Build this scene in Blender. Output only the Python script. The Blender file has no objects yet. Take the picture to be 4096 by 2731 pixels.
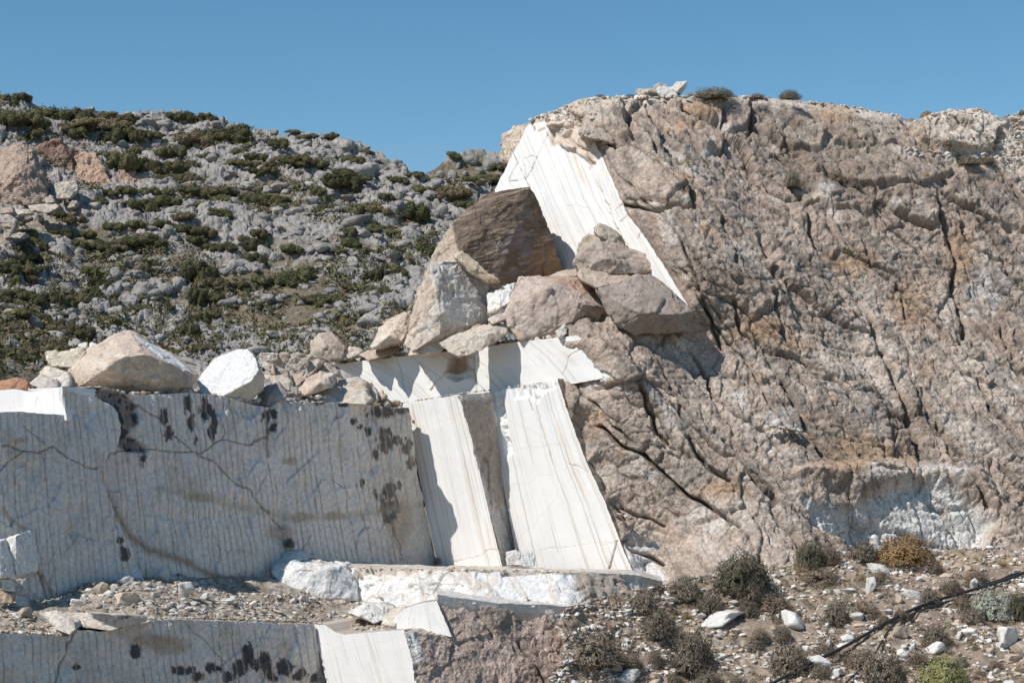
import bpy, bmesh, math, random
import numpy as np
from mathutils import Vector

# ------------------------------------------------------------------ camera, sky, sun, exposure
scene = bpy.context.scene
C = scene.collection
FPX, CX, CY = 1991.0, 512.0, 341.0
PITCH = math.atan(109.0 / FPX)
cam_data = bpy.data.cameras.new("camera")
cam_data.sensor_width = 36.0
cam_data.lens = 36.0 * FPX / 1024.0
cam_data.clip_start = 0.5
cam_data.clip_end = 8000.0
cam = bpy.data.objects.new("camera", cam_data)
cam.location = (0, 0, 0)
cam.rotation_euler = (math.radians(90) + PITCH, 0, 0)
C.objects.link(cam)
scene.camera = cam

SUN = Vector((-0.545, -0.37, 0.75)).normalized()
world = bpy.data.worlds.new("World")
scene.world = world
world.use_nodes = True
nt = world.node_tree
for n in list(nt.nodes):
    nt.nodes.remove(n)
sky = nt.nodes.new("ShaderNodeTexSky")
sky.sky_type = 'NISHITA'
sky.sun_disc = False
sky.sun_elevation = math.asin(SUN.z)
sky.sun_rotation = math.atan2(SUN.x, SUN.y)
sky.altitude = 900.0
sky.air_density = 1.0
sky.dust_density = 0.0
sky.ozone_density = 3.0
hsv = nt.nodes.new("ShaderNodeHueSaturation")
hsv.inputs['Saturation'].default_value = 1.2
hsv.inputs['Hue'].default_value = 0.489
bg = nt.nodes.new("ShaderNodeBackground")
bg.inputs['Strength'].default_value = 0.103
wo = nt.nodes.new("ShaderNodeOutputWorld")
nt.links.new(sky.outputs[0], hsv.inputs['Color'])
nt.links.new(hsv.outputs[0], bg.inputs['Color'])
nt.links.new(bg.outputs[0], wo.inputs['Surface'])

sd = bpy.data.lights.new("sun", 'SUN')
sd.energy = 4.5
sd.angle = math.radians(0.53)
sd.color = (1.0, 0.955, 0.90)
sun = bpy.data.objects.new("sun", sd)
sun.rotation_euler = SUN.to_track_quat('Z', 'Y').to_euler()
sun.location = (-60, 0, 80)
C.objects.link(sun)

scene.view_settings.view_transform = 'Standard'
scene.view_settings.look = 'None'
scene.view_settings.exposure = 0.0
scene.view_settings.gamma = 1.0
scene.view_settings.use_curve_mapping = False
scene.render.engine = 'CYCLES'
scene.cycles.max_bounces = 6
scene.cycles.diffuse_bounces = 4

# ------------------------------------------------------------------ helpers: camera rays
cp, sp = math.cos(PITCH), math.sin(PITCH)

def ray(px, py):
    px = np.asarray(px, float); py = np.asarray(py, float)
    u = (px - CX) / FPX; v = (CY - py) / FPX
    return np.stack([u, cp - v * sp, sp + v * cp], -1)

def at(px, py, d):
    r = ray(px, py)
    return r * (np.asarray(d, float) / r[..., 1])[..., None]

def depth_on(px, py, plane):
    P0, n = plane
    r = ray(px, py)
    k = (P0 @ n) / (r @ n)
    return k * r[..., 1]

def project(P):
    x = P[..., 0]; f = P[..., 1] * cp + P[..., 2] * sp; u = -P[..., 1] * sp + P[..., 2] * cp
    return CX + FPX * x / f, CY - FPX * u / f

# ------------------------------------------------------------------ helpers: noise
_rng = np.random.RandomState(11)
_perm = np.tile(_rng.permutation(256), 2).astype(np.int64)
_g = _rng.normal(size=(256, 3)); _g /= np.linalg.norm(_g, axis=1)[:, None]

_g32=_g.astype(np.float32); _gx,_gy,_gz=[np.ascontiguousarray(_g32[:,k]) for k in range(3)]
_p32=_perm.astype(np.int32)
def perlin(p):
    p=np.asarray(p,np.float32)
    fx,fy,fz=p[:,0],p[:,1],p[:,2]
    ix=np.floor(fx);iy=np.floor(fy);iz=np.floor(fz)
    fx=fx-ix;fy=fy-iy;fz=fz-iz
    ix=ix.astype(np.int32)&255;iy=iy.astype(np.int32)&255;iz=iz.astype(np.int32)&255
    u=fx*fx*fx*(fx*(fx*6-15)+10);v=fy*fy*fy*(fy*(fy*6-15)+10);w=fz*fz*fz*(fz*(fz*6-15)+10)
    A=_p32.take(ix);B=_p32.take((ix+1)&255)
    def c(h,x,y,z):
        return _gx.take(h)*x+_gy.take(h)*y+_gz.take(h)*z
    iy1=(iy+1)&255; iz1=(iz+1)&255
    AA=_p32.take(A+iy);AB=_p32.take(A+iy1);BA=_p32.take(B+iy);BB=_p32.take(B+iy1)
    x1,y1,z1=fx-1,fy-1,fz-1
    def row(h0,h1,y,):
        def col(iz_,z):
            a=c(_p32.take(h0+iz_),fx,y,z); b=c(_p32.take(h1+iz_),x1,y,z)
            return a+u*(b-a)
        return col
    r0=row(AA,BA,fy);r1=row(AB,BB,y1)
    a=r0(iz,fz); a=a+v*(r1(iz,fz)-a)
    b=r0(iz1,z1); b=b+v*(r1(iz1,z1)-b)
    return (a+w*(b-a))*1.5

def fbm(p, o=4, gain=0.5, seed=0.0):
    p = np.asarray(p, float) + seed * 17.31
    a, s, t = 1.0, 0.0, 0.0
    for k in range(o):
        s = s + a * perlin(p); t += a
        p = p * 2.03 + 5.7; a *= gain
    return s / t * 1.3

def ridged(p, o=3, seed=0.0):
    p = np.asarray(p, float) + seed * 13.7
    a, s, t = 1.0, 0.0, 0.0
    for k in range(o):
        s = s + a * (1 - np.abs(perlin(p)) * 2.0); t += a
        p = p * 2.1 + 3.1; a *= 0.5
    return s / t

_h3 = _rng.rand(256, 4)
_tilt = _rng.uniform(-.5, .5, (256, 3))
_hx, _hy, _hz = [np.ascontiguousarray(_h3[:, k]).astype(np.float32) for k in range(3)]

def worley(p, seed=0, rel=False):
    p = np.asarray(p, np.float32)
    x, y, z = [np.ascontiguousarray(p[:, k]) for k in range(3)]
    ix, iy, iz = [np.floor(v).astype(np.int32) for v in (x, y, z)]
    F1 = np.full(len(p), 99.0, np.float32); F2 = F1.copy(); ID = np.zeros(len(p), np.int32)
    R = np.zeros((3, len(p)), np.float32)
    for dx in (-1, 0, 1):
        hx = _p32.take((ix + (dx + seed)) & 255); ex = ix + dx - x
        for dy in (-1, 0, 1):
            hy = _p32.take(hx + ((iy + dy) & 255)); ey = iy + dy - y
            for dz in (-1, 0, 1):
                h = _p32.take(hy + ((iz + dz) & 255))
                rx, ry, rz = ex + _hx.take(h), ey + _hy.take(h), iz + dz - z + _hz.take(h)
                d = rx * rx + ry * ry + rz * rz
                nearer = d < F1
                F2 = np.minimum(F2, np.maximum(F1, d))
                np.copyto(ID, h, where=nearer)
                if rel:
                    np.copyto(R[0], rx, where=nearer); np.copyto(R[1], ry, where=nearer); np.copyto(R[2], rz, where=nearer)
                F1 = np.minimum(F1, d)
    if rel:
        return np.sqrt(F1), np.sqrt(F2), ID, R.T
    return np.sqrt(F1), np.sqrt(F2), ID

def facet(p, seed=0, tilt=1.6):
    """flat tilted facets with sharp breaks between them: height and distance to the break"""
    F1, F2, ID, R = worley(p, seed, True)
    T = _tilt[(ID * 7 + seed) & 255]
    return (_h3[ID, 3] - .5) + tilt * (R * T).sum(1), F2 - F1

def sstep(a, b, x):
    t = np.clip((x - a) / (b - a), 0, 1)
    return t * t * (3 - 2 * t)

def mix(c, d, m):
    return c * (1 - m[:, None]) + np.asarray(d, float)[None, :3] * m[:, None]

def line_dist(px, py, pts, reach=26.0):
    xs = [p[0] for p in pts]; ys = [p[1] for p in pts]
    sel = np.nonzero((px > min(xs) - reach) & (px < max(xs) + reach) & (py > min(ys) - reach) & (py < max(ys) + reach))[0]
    out = np.full(px.shape, 1e4)
    qx, qy = px[sel], py[sel]
    best = np.full(qx.shape, 1e4)
    for (x0, y0), (x1, y1) in zip(pts[:-1], pts[1:]):
        dx, dy = x1 - x0, y1 - y0
        L = dx * dx + dy * dy + 1e-9
        t = np.clip(((qx - x0) * dx + (qy - y0) * dy) / L, 0, 1)
        best = np.minimum(best, np.hypot(qx - x0 - t * dx, qy - y0 - t * dy))
    out[sel] = best
    return out

def in_poly(px, py, poly):
    r = np.zeros(px.shape, bool)
    n = len(poly)
    for k in range(n):
        x0, y0 = poly[k]; x1, y1 = poly[(k + 1) % n]
        c = ((y0 > py) != (y1 > py)) & (px < (x1 - x0) * (py - y0) / (y1 - y0 + 1e-12) + x0)
        r ^= c
    return r

def poly_soft(px, py, poly, w=3.0):
    d = line_dist(px, py, list(poly) + [poly[0]])
    s = np.where(in_poly(px, py, poly), d, -d)
    return sstep(-w, w, s)

def blob(px, py, cx, cy, rx, ry, soft=0.35):
    r = np.sqrt(((px - cx) / rx) ** 2 + ((py - cy) / ry) ** 2)
    return 1 - sstep(1 - soft, 1 + soft, r)

# ------------------------------------------------------------------ helpers: meshes, objects
def mk_mesh(name, V, faces_list, col=None, smooth=True):
    """faces_list: list of int arrays (n, k)"""
    me = bpy.data.meshes.new(name)
    V = np.ascontiguousarray(V, np.float32)
    me.vertices.add(len(V)); me.vertices.foreach_set('co', V.ravel())
    li, ls, pos = [], [], 0
    for F in faces_list:
        F = np.asarray(F, np.int32)
        if len(F) == 0:
            continue
        li.append(F.ravel()); ls.append(pos + np.arange(len(F), dtype=np.int32) * F.shape[1]); pos += F.size
    li = np.concatenate(li); ls = np.concatenate(ls)
    me.loops.add(len(li)); me.loops.foreach_set('vertex_index', li.astype(np.int32))
    me.polygons.add(len(ls)); me.polygons.foreach_set('loop_start', ls.astype(np.int32))
    me.update(calc_edges=True)
    me.validate()
    if smooth:
        me.polygons.foreach_set('use_smooth', np.ones(len(me.polygons), bool))
    if col is not None:
        a = me.attributes.new('Col', 'FLOAT_COLOR', 'POINT')
        c4 = np.ones((len(V), 4), np.float32); c4[:, :3] = np.clip(col, 0, 1)
        a.data.foreach_set('color', c4.ravel())
    return me

def add_obj(name, me, mat=None, parent=None, label=None, cat=None, group=None, kind=None, loc=None):
    o = bpy.data.objects.new(name, me)
    C.objects.link(o)
    if mat is not None and me is not None and not me.materials:
        me.materials.append(mat)
    if parent is not None:
        o.parent = parent
    tag(o, label, cat, group, kind or ('thing' if cat else None))
    if loc is not None:
        o.location = loc
    return o

def tag(o, label=None, cat=None, group=None, kind=None):
    if label: o['label'] = label
    if cat: o['category'] = cat
    if group: o['group'] = group
    if kind: o['kind'] = kind
    return o

# ------------------------------------------------------------------ materials
def mat_attr(name, bumps=((7, .5, .03), (30, .4, .01)), rough=0.9, var=0.12, vscale=3.0, objvar=0.0, spec=0.15, trans=0.0):
    m = bpy.data.materials.new(name); m.use_nodes = True
    nt = m.node_tree; N = nt.nodes; L = nt.links
    b = N['Principled BSDF']
    b.inputs['Roughness'].default_value = rough
    b.inputs['Specular IOR Level'].default_value = spec
    at_ = N.new('ShaderNodeAttribute'); at_.attribute_name = 'Col'
    tc = N.new('ShaderNodeTexCoord')
    nz = N.new('ShaderNodeTexNoise'); nz.inputs['Scale'].default_value = vscale
    nz.inputs['Detail'].default_value = 6; nz.inputs['Roughness'].default_value = 0.65
    L.new(tc.outputs['Object'], nz.inputs['Vector'])
    mr = N.new('ShaderNodeMapRange')
    mr.inputs['From Min'].default_value = 0.3; mr.inputs['From Max'].default_value = 0.7
    mr.inputs['To Min'].default_value = 1 - var; mr.inputs['To Max'].default_value = 1 + var
    L.new(nz.outputs['Fac'], mr.inputs['Value'])
    mx = N.new('ShaderNodeVectorMath'); mx.operation = 'SCALE'
    L.new(at_.outputs['Color'], mx.inputs[0])
    if objvar:
        oi = N.new('ShaderNodeObjectInfo')
        m2 = N.new('ShaderNodeMapRange')
        m2.inputs['To Min'].default_value = 1 - objvar; m2.inputs['To Max'].default_value = 1 + objvar
        L.new(oi.outputs['Random'], m2.inputs['Value'])
        mm = N.new('ShaderNodeMath'); mm.operation = 'MULTIPLY'
        L.new(mr.outputs[0], mm.inputs[0]); L.new(m2.outputs[0], mm.inputs[1])
        L.new(mm.outputs[0], mx.inputs['Scale'])
    else:
        L.new(mr.outputs[0], mx.inputs['Scale'])
    L.new(mx.outputs[0], b.inputs['Base Color'])
    prev = None
    for sc, st, di in bumps:
        n2 = N.new('ShaderNodeTexNoise'); n2.inputs['Scale'].default_value = abs(sc)
        if sc < 0:
            n2.noise_type = 'RIDGED_MULTIFRACTAL'; n2.normalize = True; di = -di
        n2.inputs['Detail'].default_value = 5; n2.inputs['Roughness'].default_value = 0.6
        L.new(tc.outputs['Object'], n2.inputs['Vector'])
        bp = N.new('ShaderNodeBump'); bp.inputs['Strength'].default_value = st
        bp.inputs['Distance'].default_value = di
        L.new(n2.outputs['Fac'], bp.inputs['Height'])
        if prev is not None:
            L.new(prev.outputs[0], bp.inputs['Normal'])
        prev = bp
    if prev is not None:
        L.new(prev.outputs[0], b.inputs['Normal'])
    return m

M_CLIFF = mat_attr('weathered_rock', ((-3.2, .8, .10), (-9, .9, .05), (30, 1.0, .03)), var=.42, vscale=10)
M_SPLIT = mat_attr('split_marble', ((-4, .6, .05), (16, .9, .04)), var=.22, vscale=9)
M_SAWN = mat_attr('sawn_marble', ((2.5, .2, .02),), rough=.7, var=.035, vscale=1.2, spec=.25)
M_BOULDER = mat_attr('quarried_boulder', ((-2.6, .5, .06), (-9, .7, .03), (35, .9, .018)), var=.28, vscale=11)
M_HILL = mat_attr('hill_limestone', ((-1.1, .8, .3), (-3.5, .9, .14), (9, .8, .06)), var=.36, vscale=3)
M_HROCK = mat_attr('hill_boulder_rock', ((-1.6, .8, .35), (-5, .9, .15)), var=.34, vscale=4, objvar=.14)
M_DIRT = mat_attr('dusty_soil', ((6, .7, .05), (25, .9, .02)), var=.30, vscale=5, rough=.95)
M_RUBBLE = mat_attr('rubble_stone', ((5, .6, .03), (20, .5, .01)), var=.12, vscale=4, objvar=.16)
M_LEAF = mat_attr('shrub_foliage', (), var=.3, vscale=2.5, objvar=.25, rough=.8)
M_TWIG = mat_attr('dry_twigs', (), var=.3, vscale=3, objvar=.18, rough=.9)

# ------------------------------------------------------------------ curved sheets of rock
def resample(pts, n):
    p = np.asarray(pts, float)
    seg = np.hypot(np.diff(p[:, 0]), np.diff(p[:, 1]))
    s = np.concatenate([[0], np.cumsum(seg)]); s /= s[-1]
    q = np.linspace(0, 1, n)
    return np.stack([np.interp(q, s, p[:, k]) for k in range(p.shape[1])], -1)

def wobble(line, amp, freq, seed, ends=True):
    n = len(line); q = np.arange(n)
    L = np.concatenate([[0], np.cumsum(np.hypot(np.diff(line[:, 0]), np.diff(line[:, 1])))])
    a = fbm(np.stack([L * freq, np.full(n, seed * 3.7), np.zeros(n)], -1), 4)
    b = fbm(np.stack([L * freq, np.full(n, seed * 9.1), np.ones(n)], -1), 4)
    w = np.minimum(1, np.minimum(q, n - 1 - q) / 4.0)
    line = line.copy(); line[:, 0] += a * amp * w; line[:, 1] += b * amp * w
    return line

class G: pass

def sheet(name, top, bottom, left, right, surf, res=(1, 1), disp=None, col=None, back=(0, 2.0, 0), rough_edge=0.0, seed=1, side=None):
    """A patch of rock face. The four border lines meet at the corners; surf(px,py)->depth or None when the lines carry depth."""
    wt = sum(math.dist(a[:2], b[:2]) for a, b in zip(top[:-1], top[1:]))
    wb = sum(math.dist(a[:2], b[:2]) for a, b in zip(bottom[:-1], bottom[1:]))
    hl = sum(math.dist(a[:2], b[:2]) for a, b in zip(left[:-1], left[1:]))
    hr = sum(math.dist(a[:2], b[:2]) for a, b in zip(right[:-1], right[1:]))
    nu = max(4, int(max(wt, wb) / res[0])); nv = max(4, int(max(hl, hr) / res[1]))
    T, B = resample(top, nu), resample(bottom, nu); L, R = resample(left, nv), resample(right, nv)
    if rough_edge:
        T = wobble(T, rough_edge, .12, seed); B = wobble(B, rough_edge, .12, seed + 1)
        L = wobble(L, rough_edge, .12, seed + 2); R = wobble(R, rough_edge, .12, seed + 3)
    s = np.linspace(0, 1, nu)[None, :, None]; t = np.linspace(0, 1, nv)[:, None, None]
    Q = (1 - t) * T[None] + t * B[None] + (1 - s) * L[:, None] + s * R[:, None] \
        - ((1 - s) * (1 - t) * T[0] + s * (1 - t) * T[-1] + (1 - s) * t * B[0] + s * t * B[-1])
    g = G()
    px, py = Q[..., 0], Q[..., 1]
    d = surf(px, py) if surf is not None else Q[..., 2]
    P = at(px, py, d)
    du = np.gradient(P, axis=1); dv = np.gradient(P, axis=0)
    nrm = np.cross(dv, du); nrm /= np.linalg.norm(nrm, axis=-1)[..., None] + 1e-9
    flip = np.where((nrm * P).sum(-1) > 0, -1.0, 1.0)
    nrm *= flip[..., None]
    g.px, g.py = px.ravel(), py.ravel()
    g.s = np.broadcast_to(s[..., 0], px.shape).ravel(); g.t = np.broadcast_to(t[..., 0], px.shape).ravel()
    g.P = P.reshape(-1, 3); g.N = nrm.reshape(-1, 3)
    g.h = np.zeros(len(g.P))
    if disp is not None:
        g.h = disp(g)
    V = g.P + g.N * g.h[:, None]
    g.V = V
    c = col(g) if col is not None else np.full((len(V), 3), .5)
    idx = np.arange(nu * nv).reshape(nv, nu)
    F = np.stack([idx[:-1, :-1], idx[1:, :-1], idx[1:, 1:], idx[:-1, 1:]], -1).reshape(-1, 4)
    ring = np.concatenate([idx[0, :], idx[1:, -1], idx[-1, -2::-1], idx[-2:0:-1, 0]])
    k = len(ring); n0 = len(V)
    bv = np.asarray(back, float)
    rings = [V[ring]]
    for f in (0.04, .2, .5, 1.0):
        wob = fbm(V[ring] * .35, 2)[:, None] * .05 * np.linalg.norm(bv) * f
        rings.append(V[ring] + bv * f + wob * np.array([.3, 0, 1.0]))
    V2 = np.concatenate([V] + rings); cr = c[ring] if side is None else np.asarray(side) * (1 + .25 * fbm(V[ring] * 1.2, 3, seed=seed))[:, None]
    c2 = np.concatenate([c] + [cr] * len(rings))
    Fs = []
    a = np.arange(k); b = (a + 1) % k
    for r in range(len(rings) - 1):
        o0, o1 = n0 + r * k, n0 + (r + 1) * k
        Fs.append(np.stack([o0 + a, o0 + b, o1 + b, o1 + a], -1))
    g.nu, g.nv, g.name = nu, nv, name
    capo = n0 + (len(rings) - 1) * k
    V2 = np.concatenate([V2, V2[capo:capo + k].mean(0)[None]]); c2 = np.concatenate([c2, c2[capo:capo + 1]])
    cap = np.stack([capo + a, capo + b, np.full(k, len(V2) - 1)], -1)
    g.mesh = mk_mesh(name, V2, [F] + Fs + [cap], c2)
    return g

def near(g, x, y):
    k = np.argmin((g.px - x) ** 2 + (g.py - y) ** 2)
    return g.V[k], g.N[k]

# ------------------------------------------------------------------ planes of the quarry cuts
def rad(a): return math.radians(a)
TH, LAM, MU = rad(53), rad(8), rad(2)
N_G = np.array([math.sin(TH) * math.cos(LAM), -math.cos(TH) * math.cos(LAM), math.sin(LAM)])
N_W = np.array([-math.cos(TH) * math.cos(MU), -math.sin(TH) * math.cos(MU), math.sin(MU)])

def nvec(x, y, z):
    v = np.array([x, y, z], float); return v / np.linalg.norm(v)

# reference plane of the ledge lip used for setting stones on it
_t, _l, _m = rad(42), rad(16), rad(2)
_ng = np.array([math.sin(_t) * math.cos(_l), -math.cos(_t) * math.cos(_l), math.sin(_l)]); _nw = np.array([-math.cos(_t) * math.cos(_m), -math.sin(_t) * math.cos(_m), math.sin(_m)])
_a = (at(430, 530, 74.0), _nw); _b2 = (at(480, 475, float(depth_on(480, 475, _a))), _ng); _b3 = (at(502, 470, float(depth_on(502, 470, _b2))), _nw)
PL_REF = (_b3[0] - _nw * 0.5, _nw)
PL_W3A = (at(430, 530, 74.0), N_W)
PL_G1 = (at(430, 530, 74.0), N_G)
PL_G2 = (at(480, 475, float(depth_on(480, 475, PL_W3A))), N_G)
PL_W3B = (at(502, 470, float(depth_on(502, 470, PL_G2))), N_W)
PL_W2 = (at(540, 365, float(depth_on(540, 380, PL_W3B)) + .75), nvec(-.66, -.75, .03))
PL_W1 = (PL_W2[0] - N_W * 3.6, nvec(-.74, -.62, .16))
PL_G0 = (PL_G1[0] + N_G * 0.75, N_G)
PL_WL = (at(64, 400, float(depth_on(64, 400, PL_G0))), N_W)
PL_G3 = (at(318, 650, 62.0), N_G)
PL_W6 = (at(318, 650, 62.0), N_W)
PL_BF = (at(430, 650, 59.0), nvec(.50, -.72, .46))
PL_W5 = (at(445, 618, float(depth_on(445, 618, PL_BF)) - .1), N_W)
PL_W4 = (at(450, 590, 66.5), nvec(-.10, -.88, .46))
def on(pl): return lambda x, y: depth_on(x, y, pl)
# ------------------------------------------------------------------ the ground far below and behind
gx = np.linspace(-4000, 4000, 41); gy = np.linspace(-400, 6000, 41)
GX, GY = np.meshgrid(gx, gy)
GZ = np.full(GX.shape, -16.0)
gi = np.arange(GX.size).reshape(GX.shape)
me = mk_mesh('ground', np.stack([GX, GY, GZ], -1).reshape(-1, 3),
             [np.stack([gi[:-1, :-1], gi[:-1, 1:], gi[1:, 1:], gi[1:, :-1]], -1).reshape(-1, 4)],
             np.tile([.26, .21, .16], (GX.size, 1)))
add_obj('ground', me, M_DIRT, kind='structure')

def J(P):
    """rock coordinates: a along the joints that run down to the right, b across them, c into the rock"""
    x, y, z = P[:, 0], P[:, 1], P[:, 2]
    ca, sa = math.cos(rad(52)), math.sin(rad(52))
    return np.stack([x * ca - z * sa, x * sa + z * ca, y], -1)

# ------------------------------------------------------------------ hillside
HILL_GREY = np.array([.315, .292, .27])
def hill_disp_fn(k):
    def f(g):
        q = g.P.copy()
        warp = fbm(q * .12, 3, seed=2)[:, None] * 2.2
        qa = (q + warp) * np.array([.36, .28, .52])
        F1, F2, ID = worley(qa, 3)
        lump = np.sqrt(np.clip(1 - (F1 / .74) ** 2, 0, 1)) * (0.35 + 0.65 * _h3[ID, 3])
        qb = (q + warp * .5) * np.array([.85, .7, 1.5])
        fb, eb = facet(qb, 7, 1.3)
        lump2 = np.clip(.45 + .8 * fb, 0, 1) * sstep(0, .12, eb)
        fc_, ec = facet((q + warp * .2) * np.array([2.0, 1.8, 3.0]), 11, 1.3)
        m = sstep(-.30, .22, fbm(q * .06, 3, seed=5) + .16 - .30 * blob(g.px, g.py, 90, 330, 190, 70, .7))
        big = fbm(q * .035, 3, seed=9)
        g.rock = np.clip(m * (.35 + .9 * np.maximum(lump, lump2 * .8)), 0, 1)
        g.lump = np.maximum(lump, lump2)
        h = 1.6 * big + m * (1.05 * lump + .48 * lump2 + .15 * fc_) + .22 * (ridged(q * .9, 3, seed=1) - .5)
        return h * k
    return f

def hill_col(g):
    n = len(g.P)
    c = np.tile(HILL_GREY, (n, 1))
    v = fbm(g.P * .35, 4, seed=3)
    c = c * (1 + .22 * v[:, None])
    c = mix(c, (.38, .335, .285), sstep(.1, .7, fbm(g.P * .16, 3, seed=4)) * .5)
    soil = 1 - sstep(.25, .62, g.rock + .12 * fbm(g.P * 1.1, 3, seed=6))
    c = mix(c, (.19, .155, .11), soil)
    c = mix(c, (.125, .115, .07), soil * sstep(.0, .4, fbm(g.P * .5, 3, seed=8)) * .8)
    # rusty soil laid bare beside the old cut
    for bx, by, rx, ry, kk in ((130, 189, 15, 9, .9), (80, 160, 5, 14, .7), (88, 185, 16, 12, .45), (96, 192, 9, 6, .5)):
        w = blob(g.px + 3 * v, g.py + 3 * v, bx, by, rx, ry, .5)
        c = mix(c, (.44, .285, .19), w * kk * .9)
    w = blob(g.px, g.py, 15, 235, 45, 30, .5) + blob(g.px, g.py, 30, 290, 50, 60, .6) * .5
    c = mix(c, (.42, .35, .27), np.clip(w, 0, 1) * .55 * (1 - soil * .5))
    return c

def hill_depth(x, y):
    return 213 - (y - 95) * .262 + 6 * np.sin(x * .008 + .6) + (x - 235) * .055

hill = sheet('hillside',
    top=[(-70, 74), (-30, 86), (0, 98), (17, 104), (31, 109), (65, 116), (94, 115), (144, 119), (174, 119), (205, 123), (237, 127), (279, 136),
         (305, 139), (340, 145), (361, 153), (383, 161), (401, 169), (411, 181), (432, 185), (470, 192), (520, 197), (610, 204)],
    bottom=[(-70, 412), (270, 412), (610, 412)],
    left=[(-70, 74), (-70, 412)], right=[(610, 204), (610, 412)],
    surf=hill_depth, res=(1.15, 1.1), disp=hill_disp_fn(1.0), col=hill_col, back=(0, 60, -8), rough_edge=1.2)
add_obj('hillside', hill.mesh, M_HILL, kind='structure')

far = sheet('far_hillside',
    top=[(396, 206), (415, 190), (429, 178), (448, 166), (470, 159), (496, 158), (520, 166), (560, 170)],
    bottom=[(396, 240), (560, 240)], left=[(396, 206), (396, 240)], right=[(560, 170), (560, 240)],
    surf=lambda x, y: 262 - (y - 160) * .3, res=(1.1, 1.1), disp=hill_disp_fn(1.1), col=hill_col, back=(0, 60, -8), rough_edge=1.2, seed=5)
add_obj('far_hillside', far.mesh, M_HILL, kind='structure')

# ------------------------------------------------------------------ the big weathered cliff on the right
W1_R = [(597, 143), (606, 165), (618, 191), (627, 213), (644, 235), (662, 262), (686, 301)]
W2_R = [(575, 335), (596, 352), (614, 374)]
W3_R = [(557, 385), (570, 418), (586, 461), (605, 501), (620, 540), (628, 561), (632, 572)]
ctrl = []
for x, y in W1_R: ctrl.append((x, y, float(depth_on(x, y, PL_W1)) + .0))
for x, y in W2_R: ctrl.append((x + 1, y, float(depth_on(x, y, PL_W2)) - .03))
for x, y in W3_R: ctrl.append((x + 1, y, float(depth_on(x, y, PL_W3B)) - .05)); ctrl.append((x + 12, y, float(depth_on(x, y, PL_W3B)) + .2))
ctrl += [(529, 120, float(depth_on(529, 130, PL_W1)) + .2), (505, 140, float(depth_on(520, 150, PL_W1)) + 1.5), (560, 115, float(depth_on(560, 140, PL_W1)) + .3)]
dW1 = float(depth_on(686, 301, PL_W1)); dW2 = float(depth_on(614, 374, PL_W2))
ctrl += [(640, 318, dW1 + .8), (700, 325, dW1 + .3), (640, 345, dW2 + 1.2), (700, 345, dW2 + 2.2)]
for x, y in ((560, 170), (580, 190), (600, 215), (620, 245), (640, 270), (590, 250), (570, 220), (655, 290), (600, 290), (560, 250)): ctrl.append((x, y, float(depth_on(x, y, PL_W1)) + 1.6))
for x, y in ((550, 355), (580, 366), (520, 370), (560, 372)): ctrl.append((x, y, float(depth_on(x, y, PL_W2)) + 1.5))
for x, y in ((540, 400), (560, 440), (575, 480), (590, 520), (605, 560), (530, 470), (560, 540)): ctrl.append((x, y, float(depth_on(x, y, PL_W3B)) + 1.5))
ctrl += [(610, 96, 81.5), (700, 92, 82), (850, 106, 82.5), (1000, 112, 84), (1100, 112, 85.5),
         (750, 200, 77.5), (900, 200, 79.5), (1024, 210, 81.5), (1100, 210, 82),
         (740, 330, 73.6), (850, 330, 75.6), (1000, 330, 77.5), (1100, 330, 78.5),
         (720, 450, 70.6), (850, 450, 72.2), (1000, 450, 73.8), (1100, 450, 75),
         (700, 585, 66.9), (850, 570, 69.2), (1024, 560, 71.2), (1100, 560, 72), (650, 600, 66.6)]
ctrl = np.array(ctrl)
def _tps(r): return np.where(r > 0, r * r * np.log(r + 1e-9), 0)
_c = ctrl[:, :2] / 100.0
A = _tps(np.hypot(_c[:, None, 0] - _c[None, :, 0], _c[:, None, 1] - _c[None, :, 1])) + np.eye(len(_c)) * .004
B1 = np.c_[np.ones(len(_c)), _c]
K = np.block([[A, B1], [B1.T, np.zeros((3, 3))]])
_w = np.linalg.solve(K, np.r_[ctrl[:, 2], np.zeros(3)])
def cliff_depth(x, y):
    sh = np.shape(x); x = np.ravel(x) / 100.0; y = np.ravel(y) / 100.0
    out = _w[-3] + _w[-2] * x + _w[-1] * y
    for k in range(len(_c)):
        out = out + _w[k] * _tps(np.hypot(x - _c[k, 0], y - _c[k, 1]))
    return out.reshape(sh)

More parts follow.
